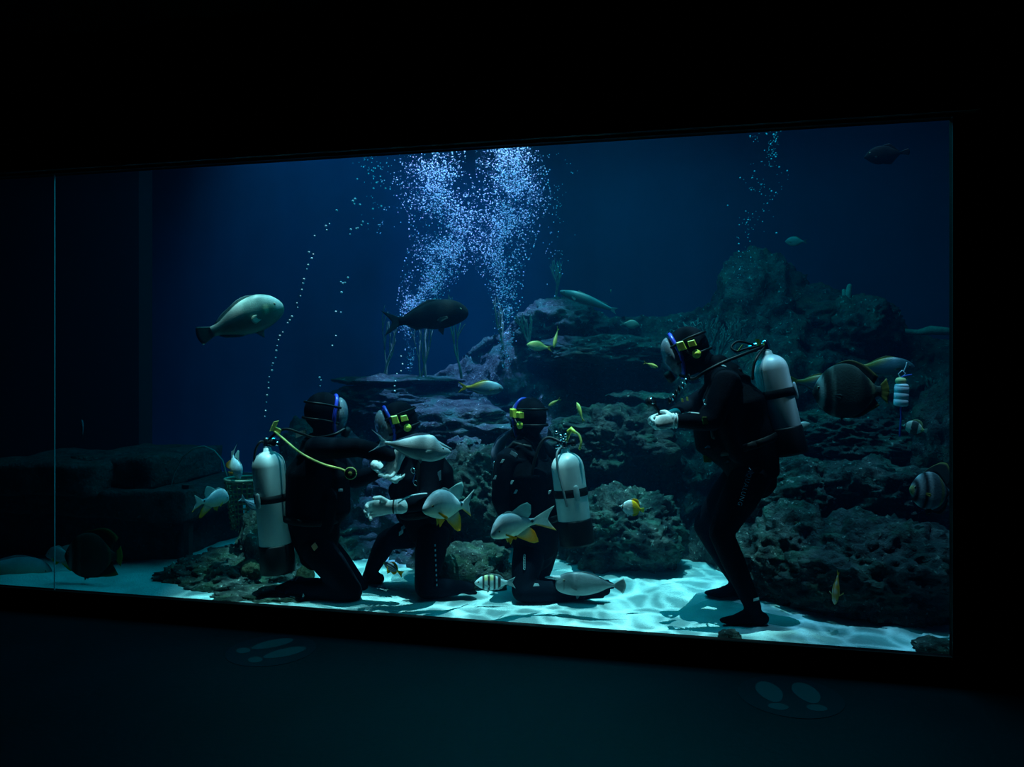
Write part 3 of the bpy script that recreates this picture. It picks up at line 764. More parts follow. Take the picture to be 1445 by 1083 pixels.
def scuba_tank(label, bottom, top, R, boot_len, toward, valve='chrome', hose=None, hose_end_m=None, band_at=0.52):
    """bottom, top: ends of the painted cylinder incl. the boot (without valve); toward: side away from the diver's back"""
    ax = (top - bottom).normalized(); L = (top - bottom).length
    toward = Vector(toward); toward = (toward - ax*toward.dot(ax)).normalized(); sd = ax.cross(toward)
    t = thing('scuba_tank', label, 'scuba tank', bottom, 'scuba tanks on the divers\' backs')
    pr = [(0, R*.6), (.012, R*.92), (.04, R)]
    pr += [(L - R*1.0, R)] + [(L - R*1.0 + R*.98*math.sin(a), R*math.cos(a)) for a in (math.radians(x) for x in (12, 24, 36, 48, 60, 70))] + [(L - .004, .030), (L + .018, .025), (L + .020, .018)]
    MB().lathe(bottom, ax, pr, 32).build('cylinder', m_tank, t)
    MB().lathe(bottom - ax*.012, ax, [(0, R*.7), (.006, R*1.05), (.02, R*1.09), (boot_len - .01, R*1.06), (boot_len, R*1.02), (boot_len + .001, R*.9)], 32).build('boot', m_rubber, t)
    bh = boot_len + (L - boot_len) * (band_at - .18)
    bc = bottom + ax*bh
    bd = MB().lathe(bc, ax, [(0, R*1.01), (.003, R*1.05), (.047, R*1.05), (.05, R*1.01)], 32).build('cam_band', m_strap, t)
    q = bc + ax*.025 + (toward + sd*.0).normalized()*R*1.10
    bk = MB(); bk.tube([q - ax*.035, q, q + ax*.035], [.017, .020, .017], 12, side=sd, flat=.55)
    bk.build('buckle', mat('grey_buckle', (.45, .5, .52), .4), bd, origin=t.location)
    # valve with handwheel and first stage
    vb = top + ax*.02
    va = MB().lathe(vb, ax, [(0, .018), (.01, .022), (.045, .022), (.06, .016), (.065, .008)], 16).build('valve', m_chrome, t)
    MB().lathe(vb + ax*.03 + sd*.02, sd, [(0, .010), (.025, .010), (.027, .024), (.048, .024), (.050, .018)], 14).build('handwheel', m_rubber, va, origin=t.location)
    f1 = MB().lathe(vb + ax*.035 - toward*.02, -toward, [(0, .014), (.01, .026), (.05, .028), (.06, .020), (.075, .020), (.08, .012)], 16).build('first_stage', m_chrome, t)
    MB().lathe(vb + ax*.035 - toward*.055 - ax*.02, sd, [(-.05, .010), (-.048, .014), (.048, .014), (.05, .010)], 12).build('port_block', m_chrome, f1, origin=t.location)
    if hose:
        MB().tube(hose, .0075, 8).build('hose', hose_end_m or m_rubber, t)
    return t, ax, toward, sd

def smooth_path(pts, n=6):
    P = [Vector(p) for p in pts]; P = [P[0]*2 - P[1]] + P + [P[-1]*2 - P[-2]]; out = []
    for i in range(1, len(P) - 2):
        for k in range(n):
            t = k / n; a, b, c, d = P[i-1], P[i], P[i+1], P[i+2]
            out.append(0.5*((2*b) + (c - a)*t + (2*a - 5*b + 4*c - d)*t*t + (3*b - a - 3*c + d)*t**3))
    out.append(P[-2]); return out

def view_dir(h):
    """horizontal world direction for a heading in the picture: 0 = to the right, 90 = away, 180 = to the left"""
    a = YAW + math.radians(h); return Vector((math.cos(a), math.sin(a), 0))
UPV = Vector((0, 0, 1))
def PJ(d): return {k: at(*v) for k, v in d.items()}

# --- leftmost kneeling diver, facing right (his right side is toward the window)
A = PJ(dict(pelvis=(446, 762, .55), waist=(440, 716, .54), chest=(444, 664, .53), neck=(455, 626, .53), head=(458, 585, .53),
            sh_r=(446, 634, .36), el_r=(506, 632, .34), wr_r=(554, 644, .38), sh_l=(462, 634, .70), el_l=(500, 678, .66), wr_l=(540, 664, .52),
            hp_r=(443, 768, .46), kn_r=(497, 836, .42), an_r=(412, 832, .44), to_r=(388, 842, .44),
            hp_l=(450, 768, .64), kn_l=(506, 832, .68), an_l=(425, 826, .68), to_l=(400, 838, .68)))
dA, bvA, fA = diver('leftmost kneeling diver in black, arm stretched out under the held fish', A, view_dir(12),
    view_dir(22) - UPV*.12, UPV + view_dir(12)*.12,
    hands=[(A['wr_r'] + view_dir(0)*.035, view_dir(180)*.45 - UPV*.8, view_dir(-90) + UPV*.1 + view_dir(180)*.4, 1, .75, 1.12), (A['wr_l'], view_dir(10)*.5 - UPV*.4, view_dir(-90)*.3 + UPV, -1, .8)], mask_left=False, bulk=.12)
T0, T1 = at(393, 806, .42), at(377, 636, .40)
yh = smooth_path([at(386, 608, .40), at(398, 618, .36), at(425, 640, .30), at(455, 655, .27), at(480, 662, .26), at(491, 667, .25)])
tA, ax, tw, sd = scuba_tank('white scuba tank with a yellow hose on the leftmost kneeling diver\'s back', T0, T1, .104, .19, view_dir(-120), hose=yh, hose_end_m=m_hosey, band_at=.62)
yc = at(387, 604, .40)
box_part('hose_fitting', yc + UPV*.012, view_dir(20)*.016 + UPV*.004, view_dir(-70)*.014, UPV*.030 + view_dir(20)*.012, m_hosey, tA)
box_part('hose_fitting', yc - UPV*.012 + view_dir(0)*.012, view_dir(0)*.030 - UPV*.016, view_dir(-90)*.014, UPV*.014 + view_dir(0)*.006, m_hosey, tA)
MB().tube(smooth_path([T1 + ax*.06, at(400, 606, .42), at(425, 612, .42), at(445, 618, .40), at(470, 614, .36), at(486, 606, .42)]), .009, 8).build('hose', m_rubber, tA)
MB().tube(smooth_path([T1 + ax*.05, at(366, 625, .36), at(359, 645, .34), at(362, 690, .33)]), .008, 8).build('hose', m_rubber, tA)
# printed text block on the tank
for q in range(5):
    p = T0.lerp(T1, .705 - q*.018) + tw*.1045 - sd*.012*(q % 2)
    box_part('printed_line', p, sd*(.026 - .004*(q % 3)), ax*.0022, tw*.0006, m_grey_print, tA)
# spare second stage on the chest
oc = at(495, 668, .24)
t = MB().lathe(oc + view_dir(90)*.02, view_dir(-90), [(0, .024), (.008, .034), (.022, .038), (.034, .034), (.038, .026), (.038, .020), (.041, .018)], 24).build('spare_regulator', m_rubber, dA)
MB().tube([oc - view_dir(90)*.006 + view_dir(0)*(.033*math.cos(a_)) + UPV*(.033*math.sin(a_)) for a_ in [2*PI*i/24 for i in range(25)]], .006, 8, round_ends=False).build('yellow_ring', m_hosey, t, origin=dA.location)
MB().lathe(oc - view_dir(90)*.012, view_dir(-90), [(0, .020), (.007, .019), (.010, .010)], 20).build('purge_button', m_hosey, t, origin=dA.location)
box_part('shoulder_patch', stick(425, 612, bvA), view_dir(0)*.035 + UPV*.012, view_dir(-90)*.005, UPV*.018, mat('silver_patch', (.55, .62, .68), .4), dA)
box_part('salmon_tag', stick(444, 772, bvA), view_dir(0)*.012 + UPV*.012, view_dir(-90)*.004, UPV*.016 - view_dir(0)*.010, m_orange, dA)
box_part('white_label', stick(479, 692, bvA), view_dir(0)*.022, view_dir(-90)*.003, UPV*.008, m_grey_print, dA)
box_part('ankle_tab', stick(428, 842, bvA), view_dir(0)*.006 + UPV*.02, view_dir(-90)*.004, UPV*.006 - view_dir(0)*.004, m_white_print, dA)

# --- second kneeling diver, behind the held fish, facing left and a little to the window
B = PJ(dict(pelvis=(607, 742, .72), waist=(604, 706, .71), chest=(598, 668, .70), neck=(584, 632, .68), head=(562, 598, .66),
            sh_l=(610, 650, .52), el_l=(606, 706, .42), wr_l=(556, 716, .29), sh_r=(580, 650, .86), el_r=(572, 704, .96), wr_r=(592, 742, .86),
            hp_l=(612, 748, .63), kn_l=(600, 830, .54), an_l=(645, 830, .62), to_l=(668, 836, .66),
            hp_r=(598, 748, .82), kn_r=(546, 762, .74), an_r=(524, 836, .78), to_r=(500, 846, .74)))
dB, bvB, fB = diver('diver in black kneeling second from left, hooded head showing above the held fish', B, view_dir(228),
    view_dir(198) - UPV*.30, UPV + view_dir(198)*.25,
    hands=[(B['wr_l'] + view_dir(180)*.02, view_dir(178) - UPV*.08, view_dir(-90) - UPV*.25, 1, 1.0, 1.2), (B['wr_r'], view_dir(200) - UPV*.3, -UPV, -1, .5)])
scuba_tank('white scuba tank almost hidden behind the second kneeling diver\'s back', at(612, 750, 1.10), at(600, 655, 1.04), .10, .12, view_dir(60))
for q in range(9):
    p = stick(614 + q*.3, 770 + q*7, bvB)
    box_part('zip_stud', p, view_dir(0)*.004, view_dir(-90)*.004, UPV*.006, m_grey_print, dB)
for p, m_ in (((569, 745, .52), m_grey_print), ((566, 752, .52), m_white_print)):
    box_part('white_badge', stick(p[0], p[1], bvB), view_dir(0)*.014 + UPV*.010, view_dir(-90)*.003, UPV*.013, m_, dB)
box_part('vest_clip', stick(620, 672, bvB), view_dir(0)*.010 + UPV*.006, view_dir(-90)*.004, UPV*.030, m_grey_print, dB)
box_part('vest_clip', stick(584, 675, bvB), view_dir(0)*.004 + UPV*.004, view_dir(-90)*.004, UPV*.026 + view_dir(0)*.008, mat('blue_clip', (.05, .12, .4), .5), dB)
for x in (556, 561):
    MB().tube([at(x, 715, .29) + UPV*(.040*math.cos(a_)) + view_dir(90)*(.040*math.sin(a_)) for a_ in [2*PI*i/20 for i in range(21)]], .005, 6, round_ends=False).build('cuff_piping', m_white_print if x > 558 else m_rubber, dB)
MB().tube(smooth_path([at(562, 710, .25), at(575, 702, .27), at(590, 698, .32), at(602, 697, .36)]), .005, 6).build('sleeve_piping', m_white_print, dB)

# --- third kneeling diver, seen from behind, facing left and away
C = PJ(dict(pelvis=(756, 764, .86), waist=(750, 716, .84), chest=(746, 664, .82), neck=(748, 628, .82), head=(747, 592, .82),
            sh_l=(716, 650, .68), el_l=(706, 704, .62), wr_l=(722, 742, .80), sh_r=(776, 645, .98), el_r=(770, 705, 1.08), wr_r=(735, 730, 1.12),
            hp_l=(748, 772, .78), kn_l=(737, 835, .64), an_l=(828, 836, .70), to_l=(856, 834, .74),
            hp_r=(766, 772, .96), kn_r=(752, 832, 1.02), an_r=(838, 828, 1.00), to_r=(862, 828, 1.02)))
dC, bvC, fC = diver('third kneeling diver in black, seen from behind beside a white tank', C, view_dir(155),
    view_dir(128), UPV, hands=[(C['wr_l'], view_dir(150) - UPV*.3, -UPV, 1, .6), (C['wr_r'], view_dir(170) - UPV*.2, -UPV, -1, .6)])
T0, T1 = at(815, 768, .64), at(798, 638, .66)
yh = smooth_path([T1 + UPV*.05, at(806, 610, .64), at(816, 613, .62), at(820, 624, .60), at(818, 634, .60)])
tC, ax, tw, sd = scuba_tank('white scuba tank with a short yellow loop on the third kneeling diver\'s back', T0, T1, .102, .165, view_dir(-75), hose=yh, hose_end_m=m_hosey, band_at=.50)
MB().tube([at(802, 609, .645), at(806, 606, .64), at(812, 611, .63)], [.012, .016, .010], 8).build('hose_fitting', m_yel, tC)
MB().tube(smooth_path([T1 + ax*.05, at(786, 640, .575), at(788, 665, .555), at(794, 690, .545), at(800, 715, .54)]), .007, 8).build('hose', mat('grey_hose', (.16, .2, .22), .5), tC)
MB().tube(smooth_path([T1 + ax*.05, at(775, 618, .68), at(762, 628, .66), at(752, 660, .64), at(748, 690, .64)]), .010, 8).build('hose', m_rubber, tC)
for x, y in ((783, 611), (789, 616), (793, 622), (796, 615)):
    MB().lathe(at(x, y, .64), (1, -.4, .2), [(0, .008), (.004, .012), (.018, .012), (.022, .007)], 12).build('chrome_port', m_chrome, tC)
box_part('shoulder_label', stick(725, 641, bvC), view_dir(0)*.020 - UPV*.012, view_dir(-90)*.004, UPV*.010 + view_dir(0)*.006, m_grey_print, dC)
for x, y, m_ in ((709, 651, m_white_print), (722, 681, m_white_print), (728, 694, m_grey_print), (775, 695, m_white_print), (699, 674, m_white_print)):
    box_part('white_mark', stick(x, y, bvC), view_dir(0)*.008, view_dir(-90)*.003, UPV*.012 + view_dir(0)*.007, m_, dC)
ch = [stick(740, 785 + q*3.4, bvC, .008) for q in range(6)]
for q in ch: MB().tube([q + UPV*(.010*math.sin(a_)) + view_dir(0)*(.006*math.cos(a_)) for a_ in [2*PI*i/10 for i in range(11)]], .0028, 5, round_ends=False).build('chain_link', m_chrome, dC)
box_part('white_tab', stick(757, 826, bvC), view_dir(0)*.022, view_dir(-90)*.003, UPV*.010, m_white_print, dC, .5)

# --- standing diver, facing left
D = PJ(dict(pelvis=(1060, 655, .58), waist=(1044, 612, .58), chest=(1032, 568, .57), neck=(1018, 527, .56), head=(970, 496, .55),
            sh_l=(1026, 540, .38), el_l=(1006, 594, .32), wr_l=(958, 594, .34), sh_r=(1034, 540, .76), el_r=(972, 574, .84), wr_r=(946, 588, .60),
            hp_l=(1062, 668, .48), kn_l=(1017, 752, .44), an_l=(1063, 853, .46), to_l=(1022, 878, .43),
            hp_r=(1052, 668, .70), kn_r=(994, 742, .84), an_r=(1041, 822, .94), to_r=(1000, 842, .92)))
dD, bvD, fD = diver('diver in black standing at the right with bent knees and gloved hands together', D, view_dir(183) - UPV*.1,
    view_dir(172) - UPV*.40, UPV + view_dir(172)*.4,
    hands=[(D['wr_l'] + view_dir(180)*.02, view_dir(183) - UPV*.12, view_dir(90) - UPV*.2, -1, 1.25, .95), (D['wr_r'] + view_dir(180)*.02, view_dir(178) - UPV*.3, view_dir(-90)*.6 - UPV*.4, 1, 1.25, .95)], torso_scale=1.06, bulk=.14)
T0, T1 = at(1114, 640, .56), at(1083, 500, .58)
tD, ax, tw, sd = scuba_tank('white scuba tank with a wide black boot on the standing diver\'s back', T0, T1, .098, .165, view_dir(-20), band_at=.56,
    hose=smooth_path([T1 + UPV*.05, at(1055, 492, .50), at(1040, 496, .50), at(1032, 490, .52), at(1042, 482, .55), at(1062, 486, .57)]))
MB().tube(smooth_path([T1 + ax*.05, at(1068, 505, .47), at(1063, 520, .45), at(1062, 535, .44)]), .008, 8).build('hose', m_rubber, tD)
MB().tube(smooth_path([T1 + ax*.05, at(1050, 500, .44), at(1020, 512, .38), at(995, 525, .38), at(978, 535, .42), at(960, 530, .47)]), .010, 8).build('hose', m_rubber, tD)
box_part('green_fitting', at(1070, 483, .54), view_dir(0)*.010, view_dir(-90)*.010, UPV*.018 - view_dir(0)*.008, mat('lime_plastic', (.45, .7, .1), .4), tD)
box_part('yellow_line', at(1045, 491, .48), view_dir(0)*.004, view_dir(-90)*.004, UPV*.018 + view_dir(0)*.014, m_hosey, tD)
MB().tube([stick(x, y, bvD, .002) for x, y in ((950, 590), (957, 585), (966, 583), (976, 583), (986, 584))], .0055, 6).build('sleeve_piping', m_white_print, dD)
for x in (950, 954):
    MB().tube([at(x, 594, .34) + UPV*(.040*math.cos(a_)) + view_dir(90)*(.040*math.sin(a_)) for a_ in [2*PI*i/20 for i in range(21)]], .005, 6, round_ends=False).build('cuff_piping', m_white_print if x > 942 else m_rubber, dD)
MB().tube([stick(x, y, bvD, .003) for x, y in ((1006, 519), (1012, 516), (1019, 516), (1024, 518))], .006, 6).build('shoulder_piping', m_white_print, dD)
for x, y, m_, w_ in ((963, 567, m_hosey, .006), (970, 565, m_hosey, .006), (995, 594, m_ydull, .014), (998, 648, m_ydull, .022)):
    box_part('yellow_tag', stick(x, y, bvD), view_dir(0)*w_, view_dir(-90)*.004, UPV*.020 - view_dir(0)*.003, m_, dD)
gc = at(919, 567, .42)
MB().tube(smooth_path([gc, at(926, 576, .45), at(932, 584, .48)]), .012, 8).build('gauge_hose', m_rubber, dD)
g_ = MB().lathe(gc, view_dir(-60) + UPV*.3, [(-.02, .020), (-.018, .028), (.012, .030), (.016, .024)], 20).build('wrist_gauge', m_rubber, dD)
MB().lathe(gc, view_dir(-60) + UPV*.3, [(.0165, .022), (.018, .022), (.0185, .010)], 20).build('gauge_glass', m_chrome, g_, origin=dD.location)
for q in range(7):
    MB().tube([at(972 - q*4.5, 533 + q*5.5, .36) + UPV*(.018*math.cos(a_)) + view_dir(90)*(.018*math.sin(a_)) for a_ in [2*PI*i/12 for i in range(13)]], .004, 5, round_ends=False).build('hose_rib', m_chrome if q in (1, 2, 5) else m_rubber, dD)
box_part('ankle_patch', stick(1067, 846, bvD), view_dir(0)*.016 + UPV*.004, view_dir(-90)*.004, UPV*.008, m_white_print, dD)
for x, y in ((1028, 652), (1059, 668), (1000, 631)):
    box_part('silver_clip', stick(x, y, bvD), view_dir(0)*.014, view_dir(-90)*.004, UPV*.006 + view_dir(0)*.008, m_grey_print, dD)
# lettering down the near thigh
cu = bpy.data.curves.new('lettering', 'FONT'); cu.body = 'AQUALUNG'; cu.size = 0.046; cu.space_character = 1.28; cu.resolution_u = 3
to_ = bpy.data.objects.new('tmp_text', cu); COL.objects.link(to_)
dg = bpy.context.evaluated_depsgraph_get(); me = bpy.data.meshes.new_from_object(to_.evaluated_get(dg))
bpy.data.objects.remove(to_)
tv = np.array([v.co[:] for v in me.vertices]); tf = [list(p.vertices) for p in me.polygons]
L0, L1 = at(1062, 664, .3), at(1045, 716, .3); dn = (L1 - L0).normalized(); n_ = view_dir(-90)
acr = dn.cross(n_).normalized(); acr = acr if acr.dot(view_dir(0)) > 0 else -acr
kx = (L1 - L0).length / max(1e-6, tv[:, 0].max()); lv = []
for v in tv:
    p = L0 + dn*(v[0]*kx) + acr*((v[1] - .018)*kx*1.05)
    hit = bvD[0].ray_cast(p - Vector((0, .6, 0)), Vector((0, 1, 0)))
    lv.append((hit[0] if hit[0] is not None else p) - Vector((0, .006, 0)))
tag(obj('lettering', lv, tf, mat('lettering_white', (.85, .9, .95), .5), dD, smooth=False), 'pale capital lettering down the thigh')
# ------------------------------------------------------------------ fish
m_fish = mat('fish_skin', rough=0.42, spec=0.45, vcol=True, noise_amt=0.28, noise_scale=22, bump=0.0015, bump_scale=140)
m_fish_dark = mat('fish_skin_matte', rough=0.8, spec=0.08, vcol=True, noise_amt=0.3, noise_scale=14, bump=0.0015, bump_scale=110)
m_fin = mat('fish_fin', rough=0.5, spec=0.3, vcol=True, noise_amt=0.15, noise_scale=40)
_nt = m_fin.node_tree; _b = _nt.nodes['Principled BSDF']
_tr = _nt.nodes.new('ShaderNodeBsdfTranslucent'); _mx = _nt.nodes.new('ShaderNodeMixShader'); _mx.inputs[0].default_value = 0.5
_nt.links.new(_b.inputs['Base Color'].links[0].from_socket, _tr.inputs[0])
_nt.links.new(_b.outputs[0], _mx.inputs[1]); _nt.links.new(_tr.outputs[0], _mx.inputs[2])
_nt.links.new(_mx.outputs[0], _nt.nodes['Material Output'].inputs[0])

def smooth_np(t, ts, vs_):
    """monotone-ish cubic (Catmull-Rom) through the outline stations"""
    ts = np.asarray(ts); vs_ = np.asarray(vs_); out = []
    for x in t:
        i = int(np.clip(np.searchsorted(ts, x) - 1, 0, len(ts) - 2))
        h = ts[i+1] - ts[i]; u = (x - ts[i]) / h
        m0 = (vs_[i+1] - vs_[i-1]) / (ts[i+1] - ts[i-1]) if i > 0 else (vs_[1] - vs_[0]) / h
        m1 = (vs_[i+2] - vs_[i]) / (ts[i+2] - ts[i]) if i < len(ts) - 2 else (vs_[-1] - vs_[-2]) / h
        out.append((2*u**3 - 3*u**2 + 1)*vs_[i] + (u**3 - 2*u**2 + u)*h*m0 + (-2*u**3 + 3*u**2)*vs_[i+1] + (u**3 - u**2)*h*m1)
    return np.array(out)

def fish(name, label, px, py, Y, L, h, pitch, roll, outline, paint, tail, fins, eye=(0.13, 0.05, .022), bend=0.0, group=None, skin=None, cat='fish', barbs=()):
    """L: nose to tail root in metres; h: heading in the picture (0 right, 90 away, 180 left); pitch: nose up.
    outline: (t, top, bottom, half-width) in body lengths; paint(t, s) -> colour, s = -1 belly .. 1 back;
    tail: (outline points (x back, z), colour fn(u along z, v out)); fins: list of (part name, base points, tip points, colour fn)"""
    root = thing(name, label, cat, at(px, py, Y), group)
    root.rotation_euler = (math.radians(roll), -math.radians(pitch), YAW + math.radians(h) - math.atan((px - CX)/FPX))
    ts = [o[0] for o in outline]; NT, NA = 46, 26
    tt = 0.5 - 0.5*np.cos(np.linspace(0, PI, NT))
    top, bot, hw = (smooth_np(tt, ts, [o[i] for o in outline]) for i in (1, 2, 3))
    def warp(p):
        x, y, z = p; q = max(0.0, 0.25 - x)
        return (x*L, (y + bend*q*q)*L, z*L)
    v, f, c = [], [], []
    for i, t in enumerate(tt):
        mid, hh = (top[i] + bot[i])/2, max(0.002, (top[i] - bot[i])/2)
        for j in range(NA):
            a = 2*PI*j/NA; sn, cs = math.sin(a), math.cos(a)
            v.append(warp((0.5 - t, max(0.002, hw[i])*math.copysign(abs(cs)**0.9, cs), mid + hh*sn)))
            c.append(paint(t, sn))
    for i in range(NT - 1):
        for j in range(NA):
            f.append((i*NA+j, (i+1)*NA+j, (i+1)*NA+(j+1) % NA, i*NA+(j+1) % NA))
    f.append(tuple(range(NA))); f.append(tuple((NT-1)*NA + j for j in range(NA))[::-1])
    obj('body', v, f, skin or m_fish, root, cols=c, world_space=False)
    def sheet(nm, base, tips, colf, th=0.010, rows=6):
        n = len(base); vv, ff, cc = [], [], []
        for sgn in (1, -1):
            for r in range(rows):
                q = r/(rows-1)
                for i in range(n):
                    b3 = Vector(base[i]) if len(base[i]) == 3 else Vector((base[i][0], 0, base[i][1]))
                    t3 = Vector(tips[i]) if len(tips[i]) == 3 else Vector((tips[i][0], 0, tips[i][1]))
                    p = b3.lerp(t3, q)
                    p.y += sgn*th*(1 - .85*q)*.5 + .012*math.sin(i*1.9)*q*q*.35
                    vv.append(warp(p)); cc.append(colf(i/(n-1), q))
        half = rows*n
        for r in range(rows-1):
            for i in range(n-1):
                a = r*n+i
                ff.append((a, a+1, a+n+1, a+n)); ff.append((half+a, half+a+n, half+a+n+1, half+a+1))
        for i in range(n-1):
            ff.append((i, half+i, half+i+1, i+1)); a = (rows-1)*n+i; ff.append((a, a+1, half+a+1, half+a))
        for r in range(rows-1):
            a = r*n; ff.append((a, a+n, half+a+n, half+a)); a = r*n+n-1; ff.append((a, half+a, half+a+n, a+n))
        obj(nm, vv, ff, m_fin, root, cols=cc, world_space=False)
    if tail:
        pts, colf = tail
        n = len(pts); zt, zb = top[-1]*.9, bot[-1]*.9
        sheet('tail_fin', [(-0.47, zb + (zt - zb)*i/(n-1)) for i in range(n)], [(-0.5 - p[0], p[1]) for p in pts], colf)
    for nm, base, tips, colf in fins:
        sheet(nm, base, tips, colf, 0.008)
    et, ez, er = eye
    w = float(np.interp(et, tt, hw)); mid = float(np.interp(et, tt, (top + bot)/2)); hh = float(np.interp(et, tt, (top - bot)/2))
    for s_ in (-1, 1):
        yy = w*math.sqrt(max(0.05, 1 - ((ez - mid)/hh)**2))*s_
        ce = Vector(warp((0.5 - et, yy*.93, ez)))
        axs = (Vector((1, 0, 0)), Vector((0, 0, 1)), Vector((0, s_, 0)))
        e = MB().sphere(ce, (er*L, er*L, er*L*.55), 14, 8, axs)
        cc = [(0.02, 0.02, 0.02) if (Vector(q) - ce).dot(axs[2]) > er*L*.55*.55 else (0.55, 0.50, 0.30) for q in e.v]
        obj('eye', e.v, e.f, m_fish, root, cols=cc, world_space=False)
    for nm, pts, r, colr in barbs:
        b = MB().tube([warp(p) for p in pts], [x*L for x in r], 10)
        obj(nm, b.v, b.f, skin or m_fish, root, cols=[colr]*len(b.v), world_space=False)
    return root

def lerp3(a, b, t):
    t = max(0, min(1, t)); return tuple(a[i] + (b[i] - a[i])*t for i in range(3))
def flat(c): return lambda u, v: c
def grad(a, b): return lambda u, v: lerp3(a, b, v)
def arc(x0, x1, zf, n=12): return [(x0 + (x1 - x0)*i/(n-1), zf(i/(n-1))) for i in range(n)]
def on(outline, which, x0, x1, n=12, inset=0.02):
    """points along the back (1) or belly (2) of the outline, from x0 to x1 in body coordinates"""
    ts = [o[0] for o in outline]
    xs = np.linspace(x0, x1, n); z = smooth_np(0.5 - xs, ts, [o[which] for o in outline])
    return [(float(x), float(q) - inset*(1 if which == 1 else -1)) for x, q in zip(xs, z)]
def fork(span, deep, length, n=13):
    return [(length - deep*(1 - abs(2*i/(n-1) - 1)**1.2), -span + 2*span*i/(n-1)) for i in range(n)]
def fan(span, length, n=13):
    return [(length*(0.72 + .28*math.cos((2*i/(n-1) - 1)*1.2)), -span + 2*span*i/(n-1)) for i in range(n)]
def raise_by(base, hs, back=0.0):
    n = len(base); sg = 1 if hs[0] >= 0 and max(hs) > 0 else -1
    return [(b[0] - back*abs(float(np.interp(i/(n-1), np.linspace(0, 1, len(hs)), hs))), b[1] + float(np.interp(i/(n-1), np.linspace(0, 1, len(hs)), hs))) for i, b in enumerate(base)]
def pectorals(t, z, w, length, height, col, out=0.5, drop=0.3, n=7):
    r = []
    for s_ in (-1, 1):
        base = [(0.5 - t, w*s_, z - height*.25 + height*.5*i/(n-1)) for i in range(n)]
        tips = [(0.5 - t - length*(.75 + .25*math.sin(PI*i/(n-1))), (w + out*length)*s_, z - height*.5 + height*i/(n-1) - drop*length) for i in range(n)]
        r.append(('pectoral_fin', base, tips, col))
    return r
def pelvics(x, z, length, col, spread=.05, n=5):
    return [('pelvic_fin', [(x - .02*i, .02*s_, z) for i in range(n)], [(x - length*(.35 + .13*i), spread*s_, z - length*(1 - .16*i)) for i in range(n)], col) for s_ in (-1, 1)]

O_SNAP = [(t, a*1.12, b*1.12, c*1.1) for t, a, b, c in [(0, .02, -.03, .012), (.04, .09, -.07, .05), (.12, .20, -.11, .085), (.25, .29, -.15, .115), (.4, .31, -.18, .125), (.6, .25, -.18, .105), (.78, .14, -.12, .06), (.9, .075, -.075, .032), (1, .06, -.065, .02)]]
O_PARROT = [(0, .035, -.035, .03), (.03, .085, -.08, .055), (.12, .165, -.13, .095), (.3, .225, -.18, .12), (.5, .215, -.185, .12), (.7, .15, -.135, .085), (.88, .075, -.075, .04), (1, .058, -.06, .022)]
O_NASO = [(0, .015, -.02, .012), (.05, .065, -.07, .04), (.15, .125, -.13, .07), (.3, .19, -.165, .085), (.5, .18, -.16, .08), (.7, .115, -.11, .055), (.88, .04, -.04, .022), (1, .026, -.026, .014)]
O_WRASSE = [(t, a*1.22, b*1.18, c*1.1) for t, a, b, c in O_PARROT]
O_HELD = [(0, .012, -.02, .012), (.05, .05, -.07, .04), (.14, .085, -.13, .065), (.22, .15, -.165, .08), (.31, .215, -.185, .09), (.5, .19, -.18, .085), (.7, .115, -.12, .06), (.88, .04, -.045, .024), (1, .026, -.026, .014)]
O_UNI = [(0, .02, -.05, .02), (.03, .09, -.11, .05), (.12, .16, -.16, .075), (.3, .20, -.19, .09), (.5, .19, -.18, .085), (.72, .125, -.115, .055), (.9, .04, -.035, .02), (1, .026, -.022, .012)]
O_BUTTER = [(0, .015, -.015, .01), (.08, .035, -.035, .02), (.14, .11, -.10, .04), (.26, .25, -.22, .065), (.45, .34, -.30, .075), (.65, .33, -.28, .065), (.85, .19, -.17, .04), (.95, .075, -.07, .02), (1, .065, -.06, .015)]
O_BAT = [(0, .03, -.03, .015), (.03, .09, -.10, .04), (.10, .22, -.24, .07), (.25, .38, -.37, .09), (.45, .45, -.42, .09), (.65, .40, -.37, .07), (.82, .22, -.22, .045), (.93, .09, -.09, .025), (1, .075, -.075, .018)]
O_DAMSEL = [(0, .02, -.02, .012), (.05, .08, -.07, .05), (.2, .19, -.16, .09), (.42, .25, -.22, .10), (.65, .21, -.19, .08), (.85, .10, -.09, .04), (1, .06, -.06, .02)]
O_FUS = [(0, .012, -.015, .01), (.06, .065, -.06, .04), (.2, .125, -.115, .075), (.42, .155, -.14, .085), (.65, .12, -.11, .065), (.86, .05, -.045, .028), (1, .03, -.03, .015)]
O_TANG = [(0, .015, -.02, .012), (.05, .07, -.06, .03), (.15, .18, -.15, .06), (.35, .27, -.25, .075), (.6, .25, -.23, .065), (.82, .12, -.11, .035), (.94, .05, -.05, .018), (1, .045, -.045, .014)]

